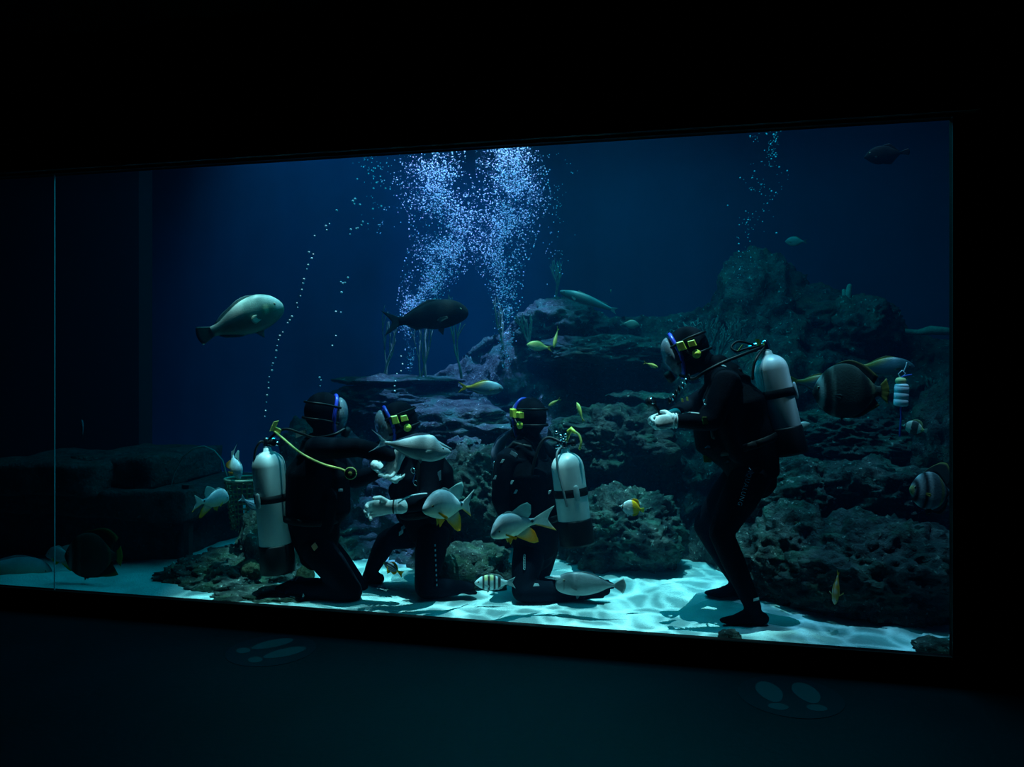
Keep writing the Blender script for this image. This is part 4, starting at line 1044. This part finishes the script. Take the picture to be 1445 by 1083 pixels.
# --- large pale green wrasse
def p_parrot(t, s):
    c = lerp3((.07, .21, .17), (.50, .62, .54), (s + .05)*1.0)  # paler back, darker belly: overhead light and shade put into the colour
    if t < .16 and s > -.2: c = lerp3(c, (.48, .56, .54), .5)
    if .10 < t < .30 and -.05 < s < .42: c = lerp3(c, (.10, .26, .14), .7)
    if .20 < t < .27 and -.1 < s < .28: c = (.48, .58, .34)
    if t > .55 and s > .2: c = lerp3(c, (.45, .42, .40), .5)
    return c
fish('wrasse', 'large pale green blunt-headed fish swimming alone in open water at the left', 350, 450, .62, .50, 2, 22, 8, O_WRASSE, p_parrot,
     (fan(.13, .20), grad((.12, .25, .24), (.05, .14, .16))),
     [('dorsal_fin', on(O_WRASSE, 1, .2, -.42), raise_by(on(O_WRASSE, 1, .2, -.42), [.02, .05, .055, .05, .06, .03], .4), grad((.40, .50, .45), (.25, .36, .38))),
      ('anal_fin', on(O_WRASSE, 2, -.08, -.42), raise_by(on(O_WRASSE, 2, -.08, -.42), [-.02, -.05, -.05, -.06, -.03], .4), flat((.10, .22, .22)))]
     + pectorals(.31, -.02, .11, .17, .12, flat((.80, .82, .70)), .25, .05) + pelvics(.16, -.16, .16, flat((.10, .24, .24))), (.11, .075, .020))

# --- dark fish before the bubbles
def p_dark(t, s): return lerp3((.004, .008, .011), (.007, .012, .015), s)
fish('snapper', 'large dark fish silhouetted across the foot of the bubble columns', 612, 447, 1.35, .52, 0, 8, 0, O_PARROT, p_dark,
     (fork(.19, .14, .24), flat((.06, .10, .12))),
     [('dorsal_fin', on(O_PARROT, 1, .15, -.4), raise_by(on(O_PARROT, 1, .15, -.4), [.02, .06, .05, .04, .03], .6), flat((.07, .09, .10))),
      ('anal_fin', on(O_PARROT, 2, -.15, -.4), raise_by(on(O_PARROT, 2, -.15, -.4), [-.02, -.06, -.04, -.02], .6), flat((.07, .09, .10)))]
     + pectorals(.3, -.04, .11, .16, .07, flat((.08, .1, .1)), .3, .2) + pelvics(.14, -.16, .12, flat((.08, .10, .10))), (.11, .05, .018), skin=m_fish_dark)

# --- pale silvery surgeonfish held by the divers
def p_naso(t, s):
    c = lerp3((.58, .72, .70), (.64, .72, .78), s*.5 + .5)
    if .18 < t < .22 and -.55 < s < .15: c = lerp3(c, (.75, .8, .8), .8)
    return c
fish('surgeonfish', 'pale silvery surgeonfish held sideways over the white gloved hand', 590, 632, .26, .40, 2, -9, 0, O_HELD, p_naso,
     ([(.22 - .15*(1 - abs(2*i/12 - 1)**1.6), -.17 + .34*i/12) for i in range(13)], grad((.75, .82, .84), (.72, .78, .84))),
     [('dorsal_fin', on(O_HELD, 1, .16, -.42), raise_by(on(O_HELD, 1, .16, -.42), [.025, .05, .045, .04, .03, .02], .5), grad((.42, .50, .58), (.12, .16, .26))),
      ('anal_fin', on(O_HELD, 2, .0, -.42), raise_by(on(O_HELD, 2, .0, -.42), [-.02, -.035, -.03, -.025, -.015], .5), flat((.42, .52, .55)))]
     + pectorals(.25, -.02, .075, .13, .06, flat((.66, .74, .74)), .2, .15) + pelvics(.1, -.15, .08, flat((.5, .6, .6))), (.13, .04, .016), cat='fish',
     barbs=[('horn', [(.27, 0, .105), (.37, 0, .085), (.455, 0, .062), (.50, 0, .055)], [.045, .026, .014, .005], (.5, .6, .63))])

# --- two yellow-finned grey snappers in front of the inner divers
def p_snap(t, s):
    c = lerp3((.66, .68, .52), (.56, .66, .74), (s + .6)*.9)
    if s > .1: c = lerp3(c, (.28, .38, .48), .35*(.5 + .5*math.sin(60*t + 9*s))*(1 - t))
    if (t - .93)**2/.0016 + (s - .35)**2/.16 < 1: c = (.015, .015, .02)
    return c
def f_snap_tail(u, v): return lerp3((1, .46, .01), (.62, .68, .66), (u - .04)*7)
def f_anal(u, v): return lerp3((.60, .66, .60), (1, .44, .01), v*1.5)
def snap_fins(p=.17):
    d = on(O_SNAP, 1, .22, -.36)
    return [('dorsal_fin', on(O_SNAP, 1, .20, -.02), raise_by(on(O_SNAP, 1, .20, -.02), [.02, .055, .05, .04], .8), flat((.55, .62, .62))),
            ('soft_dorsal_fin', on(O_SNAP, 1, -.02, -.36, 9), raise_by(on(O_SNAP, 1, -.02, -.36, 9), [.05, .17, .26, .24, .10], .75), grad((.52, .62, .62), (.40, .60, .58))),
            ('anal_fin', on(O_SNAP, 2, -.05, -.36, 9), raise_by(on(O_SNAP, 2, -.05, -.36, 9), [-.10, -.34, -.36, -.14], .80), f_anal)] \
        + pectorals(.28, -.05, .115, p, .07, flat((1, .50, .03)), .5, .5) + pelvics(.17, -.15, .20, grad((1, .62, .10), (1, .48, .02)))
fish('sailfin_snapper', 'grey snapper with yellow fins turned partly toward the window in front of the second diver', 628, 717, .28, .325, 216, 4, -6, O_SNAP, p_snap,
     (fork(.27, .13, .33), f_snap_tail), snap_fins(), (.15, .07, .026), group='yellow-finned snappers', bend=-.2)
fish('sailfin_snapper', 'grey snapper with yellow fins swimming nose down before the third diver\'s knees', 721, 744, .28, .285, 214, -14, -10, O_SNAP, p_snap,
     (fork(.29, .14, .38), f_snap_tail), snap_fins(.2), (.15, .07, .026), group='yellow-finned snappers', bend=.3)
# two more near the basket, seen from behind
fish('sailfin_snapper', 'dim grey snapper with dark tail spot left of the woven basket', 303, 706, .62, .23, 36, -4, 8, O_SNAP, p_snap,
     (fork(.26, .12, .36), f_snap_tail), snap_fins(), (.15, .07, .026), group='yellow-finned snappers', bend=-.15)
fish('sailfin_snapper', 'dim grey snapper tilted tail up above the woven basket', 330, 660, .80, .20, -50, -48, 0, O_SNAP, p_snap,
     (fork(.22, .12, .36), flat((.45, .52, .52))), snap_fins(), (.15, .07, .026), group='yellow-finned snappers', bend=.4)

# --- unicornfish
def p_uni(t, s):
    c = lerp3((.24, .30, .31), (.17, .22, .25), s*.5 + .5)
    if .12 < t < .15 and -.5 < s < .6: c = lerp3(c, (.10, .13, .14), .7)
    if .29 < t < .34 and s > -.2: c = lerp3(c, (.34, .36, .40), .6)
    if s < -.85: c = (.34, .40, .42)
    return c
fish('unicornfish', 'grey unicornfish with a long forehead spike low over the sand', 826, 825, .42, .355, 184, 2, 0, O_UNI, p_uni,
     ([(.12 + .06*math.cos((2*i/12 - 1)*1.35), (-.135 + .27*i/12)) for i in range(13)], lambda u, v: (.62, .68, .66) if v > .86 or u < .06 or u > .94 else (.22, .27, .28)),
     [('dorsal_fin', on(O_UNI, 1, .22, -.42), raise_by(on(O_UNI, 1, .22, -.42), [.02, .035, .035, .03, .02], .5), flat((.26, .32, .34))),
      ('anal_fin', on(O_UNI, 2, .1, -.42), raise_by(on(O_UNI, 2, .1, -.42), [-.02, -.03, -.03, -.02], .5), flat((.38, .44, .46)))]
     + pectorals(.26, -.03, .085, .11, .06, flat((.24, .3, .32)), .3, .3) + pelvics(.16, -.175, .07, flat((.26, .32, .34))), (.14, .065, .020),
     barbs=[('forehead_spike', [(.42, 0, .085), (.52, 0, .092), (.62, 0, .092), (.675, 0, .088)], [.050, .034, .022, .007], (.50, .56, .58))])

# --- threadfin butterflyfish
def p_butter(t, s):
    c = (.66, .72, .74)
    if t > .60 - .10*s: c = (1, .55, .01)
    if .13 < t < .19: c = (.03, .03, .04)
    return c
def p_butter_fins(u, v): return (1, .55, .01) if u > .35 else (.66, .72, .74)
fish('butterflyfish', 'white butterflyfish with a broad yellow rear over the dark boulder', 889, 717, .55, .135, 192, 10, 0, O_BUTTER, p_butter,
     (fan(.12, .16), flat((.9, .75, .1))),
     [('dorsal_fin', on(O_BUTTER, 1, .18, -.42), raise_by(on(O_BUTTER, 1, .18, -.42), [.03, .08, .12, .14, .06], .4), p_butter_fins),
      ('anal_fin', on(O_BUTTER, 2, -.02, -.42), raise_by(on(O_BUTTER, 2, -.02, -.42), [-.03, -.09, -.12, -.05], .4), p_butter_fins)]
     + pectorals(.36, -.03, .07, .13, .08, flat((.7, .75, .75)), .3, .3) + pelvics(.1, -.25, .16, flat((.7, .75, .75))), (.16, .02, .028))
def p_bf2(t, s):
    c = (.50, .56, .48)
    if .12 < t < .20 or .42 < t < .72: c = (.04, .05, .05)
    if t > .88: c = (.5, .5, .2)
    return c
fish('butterflyfish', 'small dark-banded butterflyfish below the white float bottle', 1288, 604, .9, .125, 168, 12, 0, O_BUTTER, p_bf2,
     (fan(.12, .16), flat((.5, .58, .50))),
     [('dorsal_fin', on(O_BUTTER, 1, .18, -.42), raise_by(on(O_BUTTER, 1, .18, -.42), [.03, .08, .12, .14, .06], .4), flat((.45, .48, .25))),
      ('anal_fin', on(O_BUTTER, 2, -.02, -.42), raise_by(on(O_BUTTER, 2, -.02, -.42), [-.03, -.09, -.12, -.05], .4), flat((.10, .12, .12)))]
     + pectorals(.36, -.03, .07, .13, .08, flat((.4, .45, .42)), .3, .3), (.16, .02, .028))

# --- batfish
def p_bat(t, s, k=1.0, base=(.085, .105, .085)):
    c = lerp3(base, tuple(x*1.25 for x in base), s)
    for a, w, col in ((.055, .030, (.015, .02, .02)), (.155, .045, tuple(k*x for x in (.36, .46, .42))), (.25, .045, (.02, .03, .025)), (.34, .03, tuple(k*x for x in (.13, .18, .15))), (.80, .05, (.03, .04, .04)), (.90, .03, tuple(k*x for x in (.18, .2, .12)))):
        d = abs(t + .05*s*s - a)/w
        if d < 1: c = lerp3(col, c, d**3)
    return c
def bat(label, px, py, Y, L, h, pitch, roll, k=1.0, base=(.085, .105, .085), tall=.16, yellow=(.36, .30, .06), edge=(.16, .15, .05)):
    fn = lambda u, v: lerp3(base, (.02, .025, .02), v*1.4) if v < .8 else edge
    fish('batfish', label, px, py, Y, L, h, pitch, roll, O_BAT, lambda t, s: p_bat(t, s, k, base),
         ([(.10 + .02*math.cos((2*i/12-1)*2.5), -.20 + .40*i/12) for i in range(13)], lambda u, v: yellow if v > .35 else (.05, .06, .05)),
         [('dorsal_fin', on(O_BAT, 1, .22, -.40, 14), raise_by(on(O_BAT, 1, .22, -.40, 14), [.02, .05, .08, tall, tall*1.5, tall*1.6], .55), fn),
          ('anal_fin', on(O_BAT, 2, .05, -.40, 12), raise_by(on(O_BAT, 2, .05, -.40, 12), [-.01, -.03, -.06, -tall, -tall*1.6], .55), fn)]
         + pectorals(.33, -.06, .085, .12, .09, flat(tuple(1.3*x for x in base)), .2, .2) + pelvics(.12, -.36, .10, flat((.05, .06, .05))), (.10, .07, .026), group='round batfish', skin=m_fish_dark)
bat('large round dark batfish with pale face bars right of the standing diver\'s tank', 1194, 553, .62, .365, 180, -2, 4, 1.1, (.040, .058, .050), .08)
def p_bat2(t, s):
    c = (.20, .27, .30)
    for a, w, col in ((.05, .05, (.34, .32, .12)), (.15, .05, (.02, .025, .03)), (.25, .05, (.42, .50, .52)), (.38, .055, (.02, .025, .03)), (.50, .05, (.40, .48, .50)), (.78, .05, (.34, .34, .16)), (.90, .05, (.03, .035, .04))):
        d = abs(t + .06*s*s - a)/w
        if d < 1: c = lerp3(col, c, d**3)
    return c
fish('batfish', 'striped upright batfish at the window\'s right end', 1313, 694, .48, .24, 212, 6, 6, O_BAT, p_bat2,
     ([(.15, -.20 + .40*i/12) for i in range(13)], flat((.30, .30, .10))),
     [('dorsal_fin', on(O_BAT, 1, .22, -.40, 14), raise_by(on(O_BAT, 1, .22, -.40, 14), [.04, .16, .26, .30, .26, .10], .75), lambda u, v: (.42, .38, .10) if v > .85 else (.14, .18, .19)),
      ('anal_fin', on(O_BAT, 2, .05, -.40, 12), raise_by(on(O_BAT, 2, .05, -.40, 12), [-.03, -.10, -.16, -.14, -.05], .7), lambda u, v: (.06, .07, .07) if v > .5 else (.14, .18, .19))]
     + pectorals(.33, -.06, .085, .12, .09, flat((.40, .34, .08)), .3, .2) + pelvics(.12, -.36, .20, flat((.05, .06, .06))), (.10, .07, .026), group='round batfish', skin=m_fish_dark)
bat('big dark batfish facing the ruined plinth low at the left', 128, 785, .40, .36, 150, 0, 0, .45, (.035, .04, .035))

# --- little striped fish
def p_serg(t, s):
    c = lerp3((.62, .70, .70), (.55, .66, .70), s)
    if s > .3 and .3 < t < .6: c = lerp3(c, (.85, .70, .08), .6)
    for a in (.27, .44, .60, .76):
        if abs(t - a) < .042: c = (.015, .015, .02)
    return c
fish('sergeant_fish', 'small pale fish with bold black bars on the sand beside the third diver\'s knee', 693, 823, .50, .205, 182, 0, 0, O_DAMSEL, p_serg,
     (fork(.17, .09, .24), flat((.50, .60, .62))),
     [('dorsal_fin', on(O_DAMSEL, 1, .2, -.4), raise_by(on(O_DAMSEL, 1, .2, -.4), [.02, .05, .06, .08, .03], .6), flat((.45, .55, .56))),
      ('anal_fin', on(O_DAMSEL, 2, -.05, -.4), raise_by(on(O_DAMSEL, 2, -.05, -.4), [-.02, -.06, -.08, -.03], .6), flat((.45, .55, .56)))]
     + pectorals(.3, -.02, .1, .14, .08, flat((.6, .66, .66)), .4, .3) + pelvics(.15, -.18, .12, flat((.5, .58, .58))), (.12, .05, .03))
def p_sweet(t, s):
    if t > .86 or t < .06: return (.80, .60, .06)
    return (.50, .62, .72) if int((s + 1)*4.2) % 2 else (.03, .04, .06)
def f_yel(u, v): return (1, .52, .03)
fish('sweetlips', 'small dark fish with pale stripes and yellow fins before the second diver\'s leg', 552, 801, .36, .115, 150, 24, 0, O_DAMSEL, p_sweet,
     (fork(.2, .08, .30), f_yel),
     [('dorsal_fin', on(O_DAMSEL, 1, .2, -.4), raise_by(on(O_DAMSEL, 1, .2, -.4), [.03, .14, .12, .12, .04], .6), f_yel),
      ('anal_fin', on(O_DAMSEL, 2, -.05, -.4), raise_by(on(O_DAMSEL, 2, -.05, -.4), [-.03, -.14, -.14, -.04], .6), f_yel)]
     + pectorals(.3, -.02, .1, .24, .12, f_yel, .9, .5) + pelvics(.15, -.18, .25, f_yel), (.12, .05, .03))
fish('sweetlips', 'small blue striped fish half hidden behind the leftmost scuba tank', 356, 713, .58, .13, 20, -35, 0, O_DAMSEL,
     lambda t, s: (.45, .62, .75) if int((s + 1)*3.6) % 2 else (.03, .07, .12), (fork(.2, .08, .28), flat((.3, .45, .5))),
     [('dorsal_fin', on(O_DAMSEL, 1, .2, -.4), raise_by(on(O_DAMSEL, 1, .2, -.4), [.03, .09, .09, .08, .03], .6), flat((.2, .35, .42)))]
     + pectorals(.3, -.02, .1, .2, .1, flat((.4, .5, .5)), .6, .4), (.12, .05, .03))
fish('parrotfish', 'tiny bright green fish above the sand left of the speckled rock', 244, 798, .60, .085, -78, 30, 0, O_DAMSEL,
     lambda t, s: lerp3((.42, .50, .42), (.10, .55, .22), (t - .25)*4), (fan(.14, .2), flat((.1, .45, .40))),
     [('dorsal_fin', on(O_DAMSEL, 1, .2, -.4), raise_by(on(O_DAMSEL, 1, .2, -.4), [.03, .08, .08, .03], .6), flat((.1, .40, .45)))]
     + pectorals(.3, -.02, .1, .2, .1, flat((.3, .5, .4)), .6, .4), (.12, .05, .035))

# --- yellow-tailed fusiliers and small reef fish
O_DEEP = [(t, a*1.3, b*1.3, c) for t, a, b, c in O_FUS]
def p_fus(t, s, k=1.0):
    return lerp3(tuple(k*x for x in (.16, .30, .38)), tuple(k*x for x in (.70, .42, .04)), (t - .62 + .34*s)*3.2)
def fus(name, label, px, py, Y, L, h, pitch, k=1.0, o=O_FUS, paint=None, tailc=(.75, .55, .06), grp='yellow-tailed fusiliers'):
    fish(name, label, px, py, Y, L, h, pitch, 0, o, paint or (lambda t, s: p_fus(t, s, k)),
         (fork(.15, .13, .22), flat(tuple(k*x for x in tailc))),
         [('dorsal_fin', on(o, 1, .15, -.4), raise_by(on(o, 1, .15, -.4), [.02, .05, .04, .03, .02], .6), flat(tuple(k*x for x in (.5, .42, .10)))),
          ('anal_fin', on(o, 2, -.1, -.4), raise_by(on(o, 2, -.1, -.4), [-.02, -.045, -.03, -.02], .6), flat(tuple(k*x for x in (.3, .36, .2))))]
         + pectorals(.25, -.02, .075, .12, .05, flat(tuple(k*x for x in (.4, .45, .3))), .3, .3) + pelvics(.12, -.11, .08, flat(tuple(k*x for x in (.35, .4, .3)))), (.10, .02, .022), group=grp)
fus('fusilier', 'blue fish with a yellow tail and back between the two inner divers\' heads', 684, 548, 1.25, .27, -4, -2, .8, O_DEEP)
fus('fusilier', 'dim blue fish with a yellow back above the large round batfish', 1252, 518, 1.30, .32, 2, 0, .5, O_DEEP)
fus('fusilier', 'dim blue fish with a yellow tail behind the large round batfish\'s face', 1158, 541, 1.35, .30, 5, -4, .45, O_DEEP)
py_ = lambda t, s: lerp3((.62, .62, .36), (.66, .58, .14), (s + .5))
fus('goatfish', 'pale yellow fish facing left on the slope above the third diver', 758, 489, 1.7, .165, 186, 8, 1.0, O_DAMSEL, py_, grp='small yellow reef fish')
fus('goatfish', 'thin yellow fish tilted nose down beside the pale yellow one', 784, 479, 1.7, .15, 245, -62, .95, O_FUS, lambda t, s: (.62, .50, .12), grp='small yellow reef fish')
fus('goatfish', 'slender yellow fish slanting down right of the third diver\'s hood', 818, 580, 1.25, .13, 128, 62, .9, O_FUS, lambda t, s: (.55, .55, .12), grp='small yellow reef fish')
fus('goatfish', 'small yellow fish bent beside the third diver\'s hood', 781, 569, 1.2, .085, 200, -30, .8, O_FUS, lambda t, s: (.55, .50, .12), grp='small yellow reef fish')
fus('goatfish', 'thin yellow fish nosing up to the standing diver\'s visor', 920, 516, 1.0, .09, 25, -18, .7, O_FUS, lambda t, s: (.45, .48, .12), grp='small yellow reef fish')
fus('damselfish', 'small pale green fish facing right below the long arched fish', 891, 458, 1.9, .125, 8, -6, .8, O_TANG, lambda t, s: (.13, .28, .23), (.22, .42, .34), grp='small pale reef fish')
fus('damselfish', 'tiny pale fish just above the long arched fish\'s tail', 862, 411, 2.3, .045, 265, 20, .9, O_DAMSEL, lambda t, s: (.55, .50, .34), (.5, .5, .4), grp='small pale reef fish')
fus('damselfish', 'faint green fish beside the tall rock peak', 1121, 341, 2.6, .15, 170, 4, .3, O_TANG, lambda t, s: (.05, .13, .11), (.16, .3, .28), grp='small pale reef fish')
fus('damselfish', 'pale snouted fish peeking from behind the standing diver\'s tank boot', 1130, 604, .95, .13, 20, 25, .9, O_DAMSEL, lambda t, s: (.45, .52, .46), (.4, .45, .4), grp='small pale reef fish')
def p_arch(t, s): return lerp3((.05, .11, .10), (.11, .22, .20), s*.8 + .3)
fish('cornetfish', 'long arched pale green fish above the central ledge', 826, 424, 2.05, .44, 172, 20, 0, [(0, .02, -.02, .015), (.06, .05, -.05, .03), (.25, .10, -.08, .06), (.5, .11, -.08, .06), (.75, .075, -.055, .04), (1, .03, -.025, .015)], p_arch,
     (fork(.06, .05, .12), flat((.22, .36, .33))), [('dorsal_fin', arc(.2, -.4, lambda u: .07 - .03*u), arc(.18, -.44, lambda u: .13 - .06*u), flat((.11, .2, .18)))] + pectorals(.25, -.02, .055, .1, .05, flat((.2, .34, .3)), .3, .3), (.08, .02, .016))
# --- orange fish standing on its nose
def p_orange(t, s): return lerp3((.95, .36, .02), (.70, .62, .50), abs(s)*1.2 - .55 + .35*math.sin(t*20))
fish('anthias', 'orange and white fish hanging upright above the sand by the dark boulder', 1180, 833, .50, .165, -102, -60, 6, O_DAMSEL, p_orange,
     (fork(.13, .06, .17), flat((.9, .45, .05))),
     [('dorsal_fin', on(O_DAMSEL, 1, .25, -.4), raise_by(on(O_DAMSEL, 1, .25, -.4), [.03, .08, .07, .08, .03], .5), flat((.9, .45, .05))),
      ('anal_fin', on(O_DAMSEL, 2, -.05, -.4), raise_by(on(O_DAMSEL, 2, -.05, -.4), [-.03, -.08, -.08, -.03], .5), flat((.9, .5, .08)))]
     + pectorals(.3, -.02, .1, .16, .08, flat((.9, .55, .2)), .8, .3) + pelvics(.15, -.18, .15, flat((.9, .5, .1))), (.12, .05, .035))
# --- dark fish in the upper corner
fish('triggerfish', 'dark fish alone in the window\'s upper right corner', 1246, 219, 1.0, .215, 185, -3, 0, O_TANG, lambda t, s: (.004, .006, .008),
     (fan(.10, .20), flat((.004, .006, .008))),
     [('dorsal_fin', on(O_TANG, 1, .0, -.42), raise_by(on(O_TANG, 1, .0, -.42), [.03, .10, .06, .02], .6), flat((.004, .006, .008))),
      ('anal_fin', on(O_TANG, 2, .0, -.42), raise_by(on(O_TANG, 2, .0, -.42), [-.03, -.10, -.06, -.02], .6), flat((.004, .006, .008)))]
     + pectorals(.25, -.02, .06, .1, .06, flat((.02, .02, .025)), .3, .3), (.16, .1, .02), skin=m_fish_dark)
# --- thin violet-grey fish seen edge on beside the third diver
fish('tang', 'violet grey fish seen edge on beside the third diver\'s shoulder', 702, 633, .95, .30, 248, -62, 0, O_TANG, lambda t, s: lerp3((.06, .08, .11), (.24, .24, .34), s),
     (fan(.14, .2), flat((.12, .13, .2))),
     [('dorsal_fin', on(O_TANG, 1, .25, -.42), raise_by(on(O_TANG, 1, .25, -.42), [.02, .05, .05, .03], .5), flat((.30, .28, .40)))]
     + pectorals(.25, -.02, .06, .12, .06, flat((.12, .14, .18)), .3, .3), (.14, .1, .02), bend=.5, skin=m_fish_dark)
# --- dim fish low at the left end
fish('sweetlips', 'large dim grey fish at the picture\'s left edge above the sand', 22, 806, .45, .46, 4, -14, 0, O_PARROT, lambda t, s: lerp3((.22, .26, .20), (.16, .24, .28), s),
     (fork(.16, .1, .22), flat((.16, .22, .25))),
     [('dorsal_fin', on(O_PARROT, 1, .2, -.4), raise_by(on(O_PARROT, 1, .2, -.4), [.02, .05, .04, .03], .6), flat((.15, .22, .26)))]
     + pectorals(.3, -.04, .11, .14, .07, flat((.2, .25, .25)), .3, .3), (.11, .05, .018), skin=m_fish_dark)
fish('sailfin_snapper', 'dim pale fish behind the big dark batfish low at the left', 84, 785, .62, .20, 150, 6, 0, O_SNAP, lambda t, s: (.20, .27, .28),
     (fork(.2, .1, .28), flat((.2, .26, .27))), snap_fins(), (.15, .07, .026), group='yellow-finned snappers')
fish('tang', 'faint small fish in the dark water above the cap slabs', 116, 603, .9, .14, 95, 50, 0, O_TANG, lambda t, s: (.10, .16, .20),
     (fan(.12, .2), flat((.14, .17, .15))),
     [('dorsal_fin', on(O_TANG, 1, .2, -.42), raise_by(on(O_TANG, 1, .2, -.42), [.02, .06, .05, .03], .5), flat((.1, .15, .2)))]
     + pectorals(.25, -.02, .06, .12, .06, flat((.1, .14, .16)), .3, .3), (.14, .1, .02))

# ------------------------------------------------------------------ air bubbles
m_bub = mat('air_bubble', (0.86, 0.86, 1.0), 0.25, spec=0.8)
def bubble_cloud(name, label, pts, radii, origin):
    bv = np.array([tuple(v) for v in ICO1[0]]); bf = np.array(ICO1[1]); n = len(pts)
    P = np.asarray(pts)[:, None, :] + bv[None]*np.asarray(radii)[:, None, None]*np.array([1.05, 1.05, .95])
    F = bf[None] + (np.arange(n)*len(bv))[:, None, None]
    o = obj(name, P.reshape(-1, 3), F.reshape(-1, 3).tolist(), m_bub, origin=origin)
    return tag(o, label, 'bubbles', kind='stuff')
rnd = random.Random(11)
def column(stations, count, Y, dY, rmin, rmax, seed, clump=0.55):
    """stations: (px, py, half width px, density)"""
    pts, rad = [], []; st = sorted(stations, key=lambda s_: s_[1]); ys = [s_[1] for s_ in st]
    r_ = random.Random(seed)
    wmax = max(s_[3] for s_ in st)
    while len(pts) < count:
        y = r_.uniform(ys[0], ys[-1])
        if r_.random() > np.interp(y, ys, [s_[3] for s_ in st])/wmax: continue
        c = np.interp(y, ys, [s_[0] for s_ in st]); w = np.interp(y, ys, [s_[2] for s_ in st])
        x = c + max(-1.25, min(1.25, r_.gauss(0, .52)))*w
        n_ = noise.noise(Vector((x*.035, y*.03, seed))) + .6*noise.noise(Vector((x*.09, y*.06, seed + 5)))
        if n_ < r_.uniform(-1, .5)*clump: continue
        d = r_.gauss(0, .5)*dY
        pts.append(tuple(at(x, y, Y + d))); rad.append(rmin + (rmax - rmin)*r_.random()**3)
    return pts, rad
p1, r1 = column([(578, 528, 4, .05), (580, 490, 9, .12), (578, 455, 16, .5), (590, 428, 24, 1.25), (608, 392, 34, 1.15), (634, 345, 46, 1), (640, 305, 50, .95), (614, 268, 46, 1), (610, 235, 38, 1.1), (610, 205, 36, 1.1)], 7600, 2.3, .16, .0015, .0078, 21, .8)
bubble_cloud('bubble_column', 'dense violet-white column of air bubbles left of the pair', p1, r1, at(578, 528, 2.3))
p2, r2 = column([(714, 520, 8, .06), (714, 470, 14, .14), (716, 430, 18, .28), (708, 390, 24, .45), (702, 352, 40, .75), (712, 318, 40, .9), (728, 280, 40, 1), (722, 245, 40, 1.1), (714, 205, 34, 1.1)], 6800, 2.4, .16, .0015, .0074, 22, .8)
bubble_cloud('bubble_column', 'dense violet-white column of air bubbles right of the pair', p2, r2, at(714, 520, 2.4))
p3, r3 = column([(1040, 395, 10, .1), (1058, 330, 30, .3), (1070, 270, 32, .8), (1082, 225, 26, 1), (1084, 180, 18, 1)], 200, 2.6, .2, .003, .0085, 23, .3)
bubble_cloud('bubble_trail', 'faint scattered bubble trail rising above the tall rock peak', p3, r3, at(1040, 395, 2.6))
p4, r4 = column([(540, 330, 22, .2), (545, 270, 30, .5), (535, 235, 30, 1), (530, 205, 26, 1)], 130, 2.0, .2, .003, .007, 24, .3)
bubble_cloud('bubble_trail', 'loose bubbles left of the dense columns', p4, r4, at(540, 330, 2.0))
p5, r5 = column([(775, 420, 10, .1), (790, 350, 20, .4), (775, 300, 24, .7), (790, 215, 24, .7)], 90, 2.3, .2, .003, .006, 25, .3)
bubble_cloud('bubble_trail', 'loose bubbles right of the dense columns', p5, r5, at(775, 420, 2.3))

bme = None
def bubble(px, py, Y, r, label, group):
    global bme
    if bme is None:
        o = obj('air_bubble', ICO2[0], ICO2[1], m_bub, world_space=False); bme = o.data
    else:
        o = bpy.data.objects.new('air_bubble', bme); COL.objects.link(o)
    o.location = at(px, py, Y); o.scale = (r, r, r*.88)
    tag(o, label, 'bubble', group)
LA = 'single air bubble in the thin trail rising past the large pale green fish'
for x, y, r in ((374, 588, 1.3), (375, 580, 1.5), (376, 568, 1.1), (377, 558, 1.7), (379, 548, 1.6), (379, 540, 1.3), (380, 532, 1.2), (384, 523, 2.0), (385, 513, 1.7), (384, 516, 1.2),
                (389, 505, 1.5), (390, 495, 1.9), (391, 488, 1.3), (393, 480, 1.2), (395, 474, 1.6), (399, 469, 1.2), (406, 456, 1.5), (409, 452, 1.5), (412, 447, 2.0),
                (420, 434, 1.3), (419, 428, 1.2), (424, 418, 1.3), (426, 409, 1.6), (428, 400, 1.6), (429, 394, 1.7), (433, 380, 1.3), (435, 374, 1.8), (440, 365, 2.0), (436, 356, 1.7), (442, 359, 1.3), (444, 333, 1.4), (461, 325, 1.6), (460, 319, 1.7), (465, 316, 1.1)):
    bubble(x, y, .62, r*.0043, LA, 'bubbles rising from the leftmost diver')
LB = 'single air bubble in the loose trail rising over the leftmost diver\'s hood'
for x, y, r in ((451, 533, 1.9), (453, 537, 1.4), (452, 545, 1.2), (469, 488, 1.5), (474, 474, 1.3), (474, 440, 1.7), (481, 441, 1.5), (482, 413, 2.2), (484, 400, 1.9), (481, 398, 1.5), (487, 399, 1.5), (491, 392, 1.8),
                (495, 324, 2.0), (494, 331, 1.7), (503, 323, 2.0), (505, 322, 1.6), (510, 318, 1.6), (512, 313, 1.7), (519, 316, 1.3), (498, 284, 2.4), (501, 281, 2.1), (508, 289, 1.8), (500, 288, 1.6), (526, 295, 1.7), (538, 291, 1.7), (475, 297, 1.9), (504, 253, 1.6), (520, 245, 1.4), (527, 266, 1.7), (531, 258, 1.7), (544, 266, 1.6)):
    bubble(x, y, 1.1, r*.0046, LB, 'bubbles rising over the leftmost diver')
LC = 'single air bubble in the short trail rising from the second diver\'s hood'
for x, y, r in ((557, 552, 1.6), (557, 545, 1.4), (558, 538, 1.3), (560, 528, 1.2), (566, 524, 1.4), (568, 514, 1.5), (566, 503, 1.4)):
    bubble(x, y, 1.0, r*.0046, LC, 'bubbles rising from the second diver')
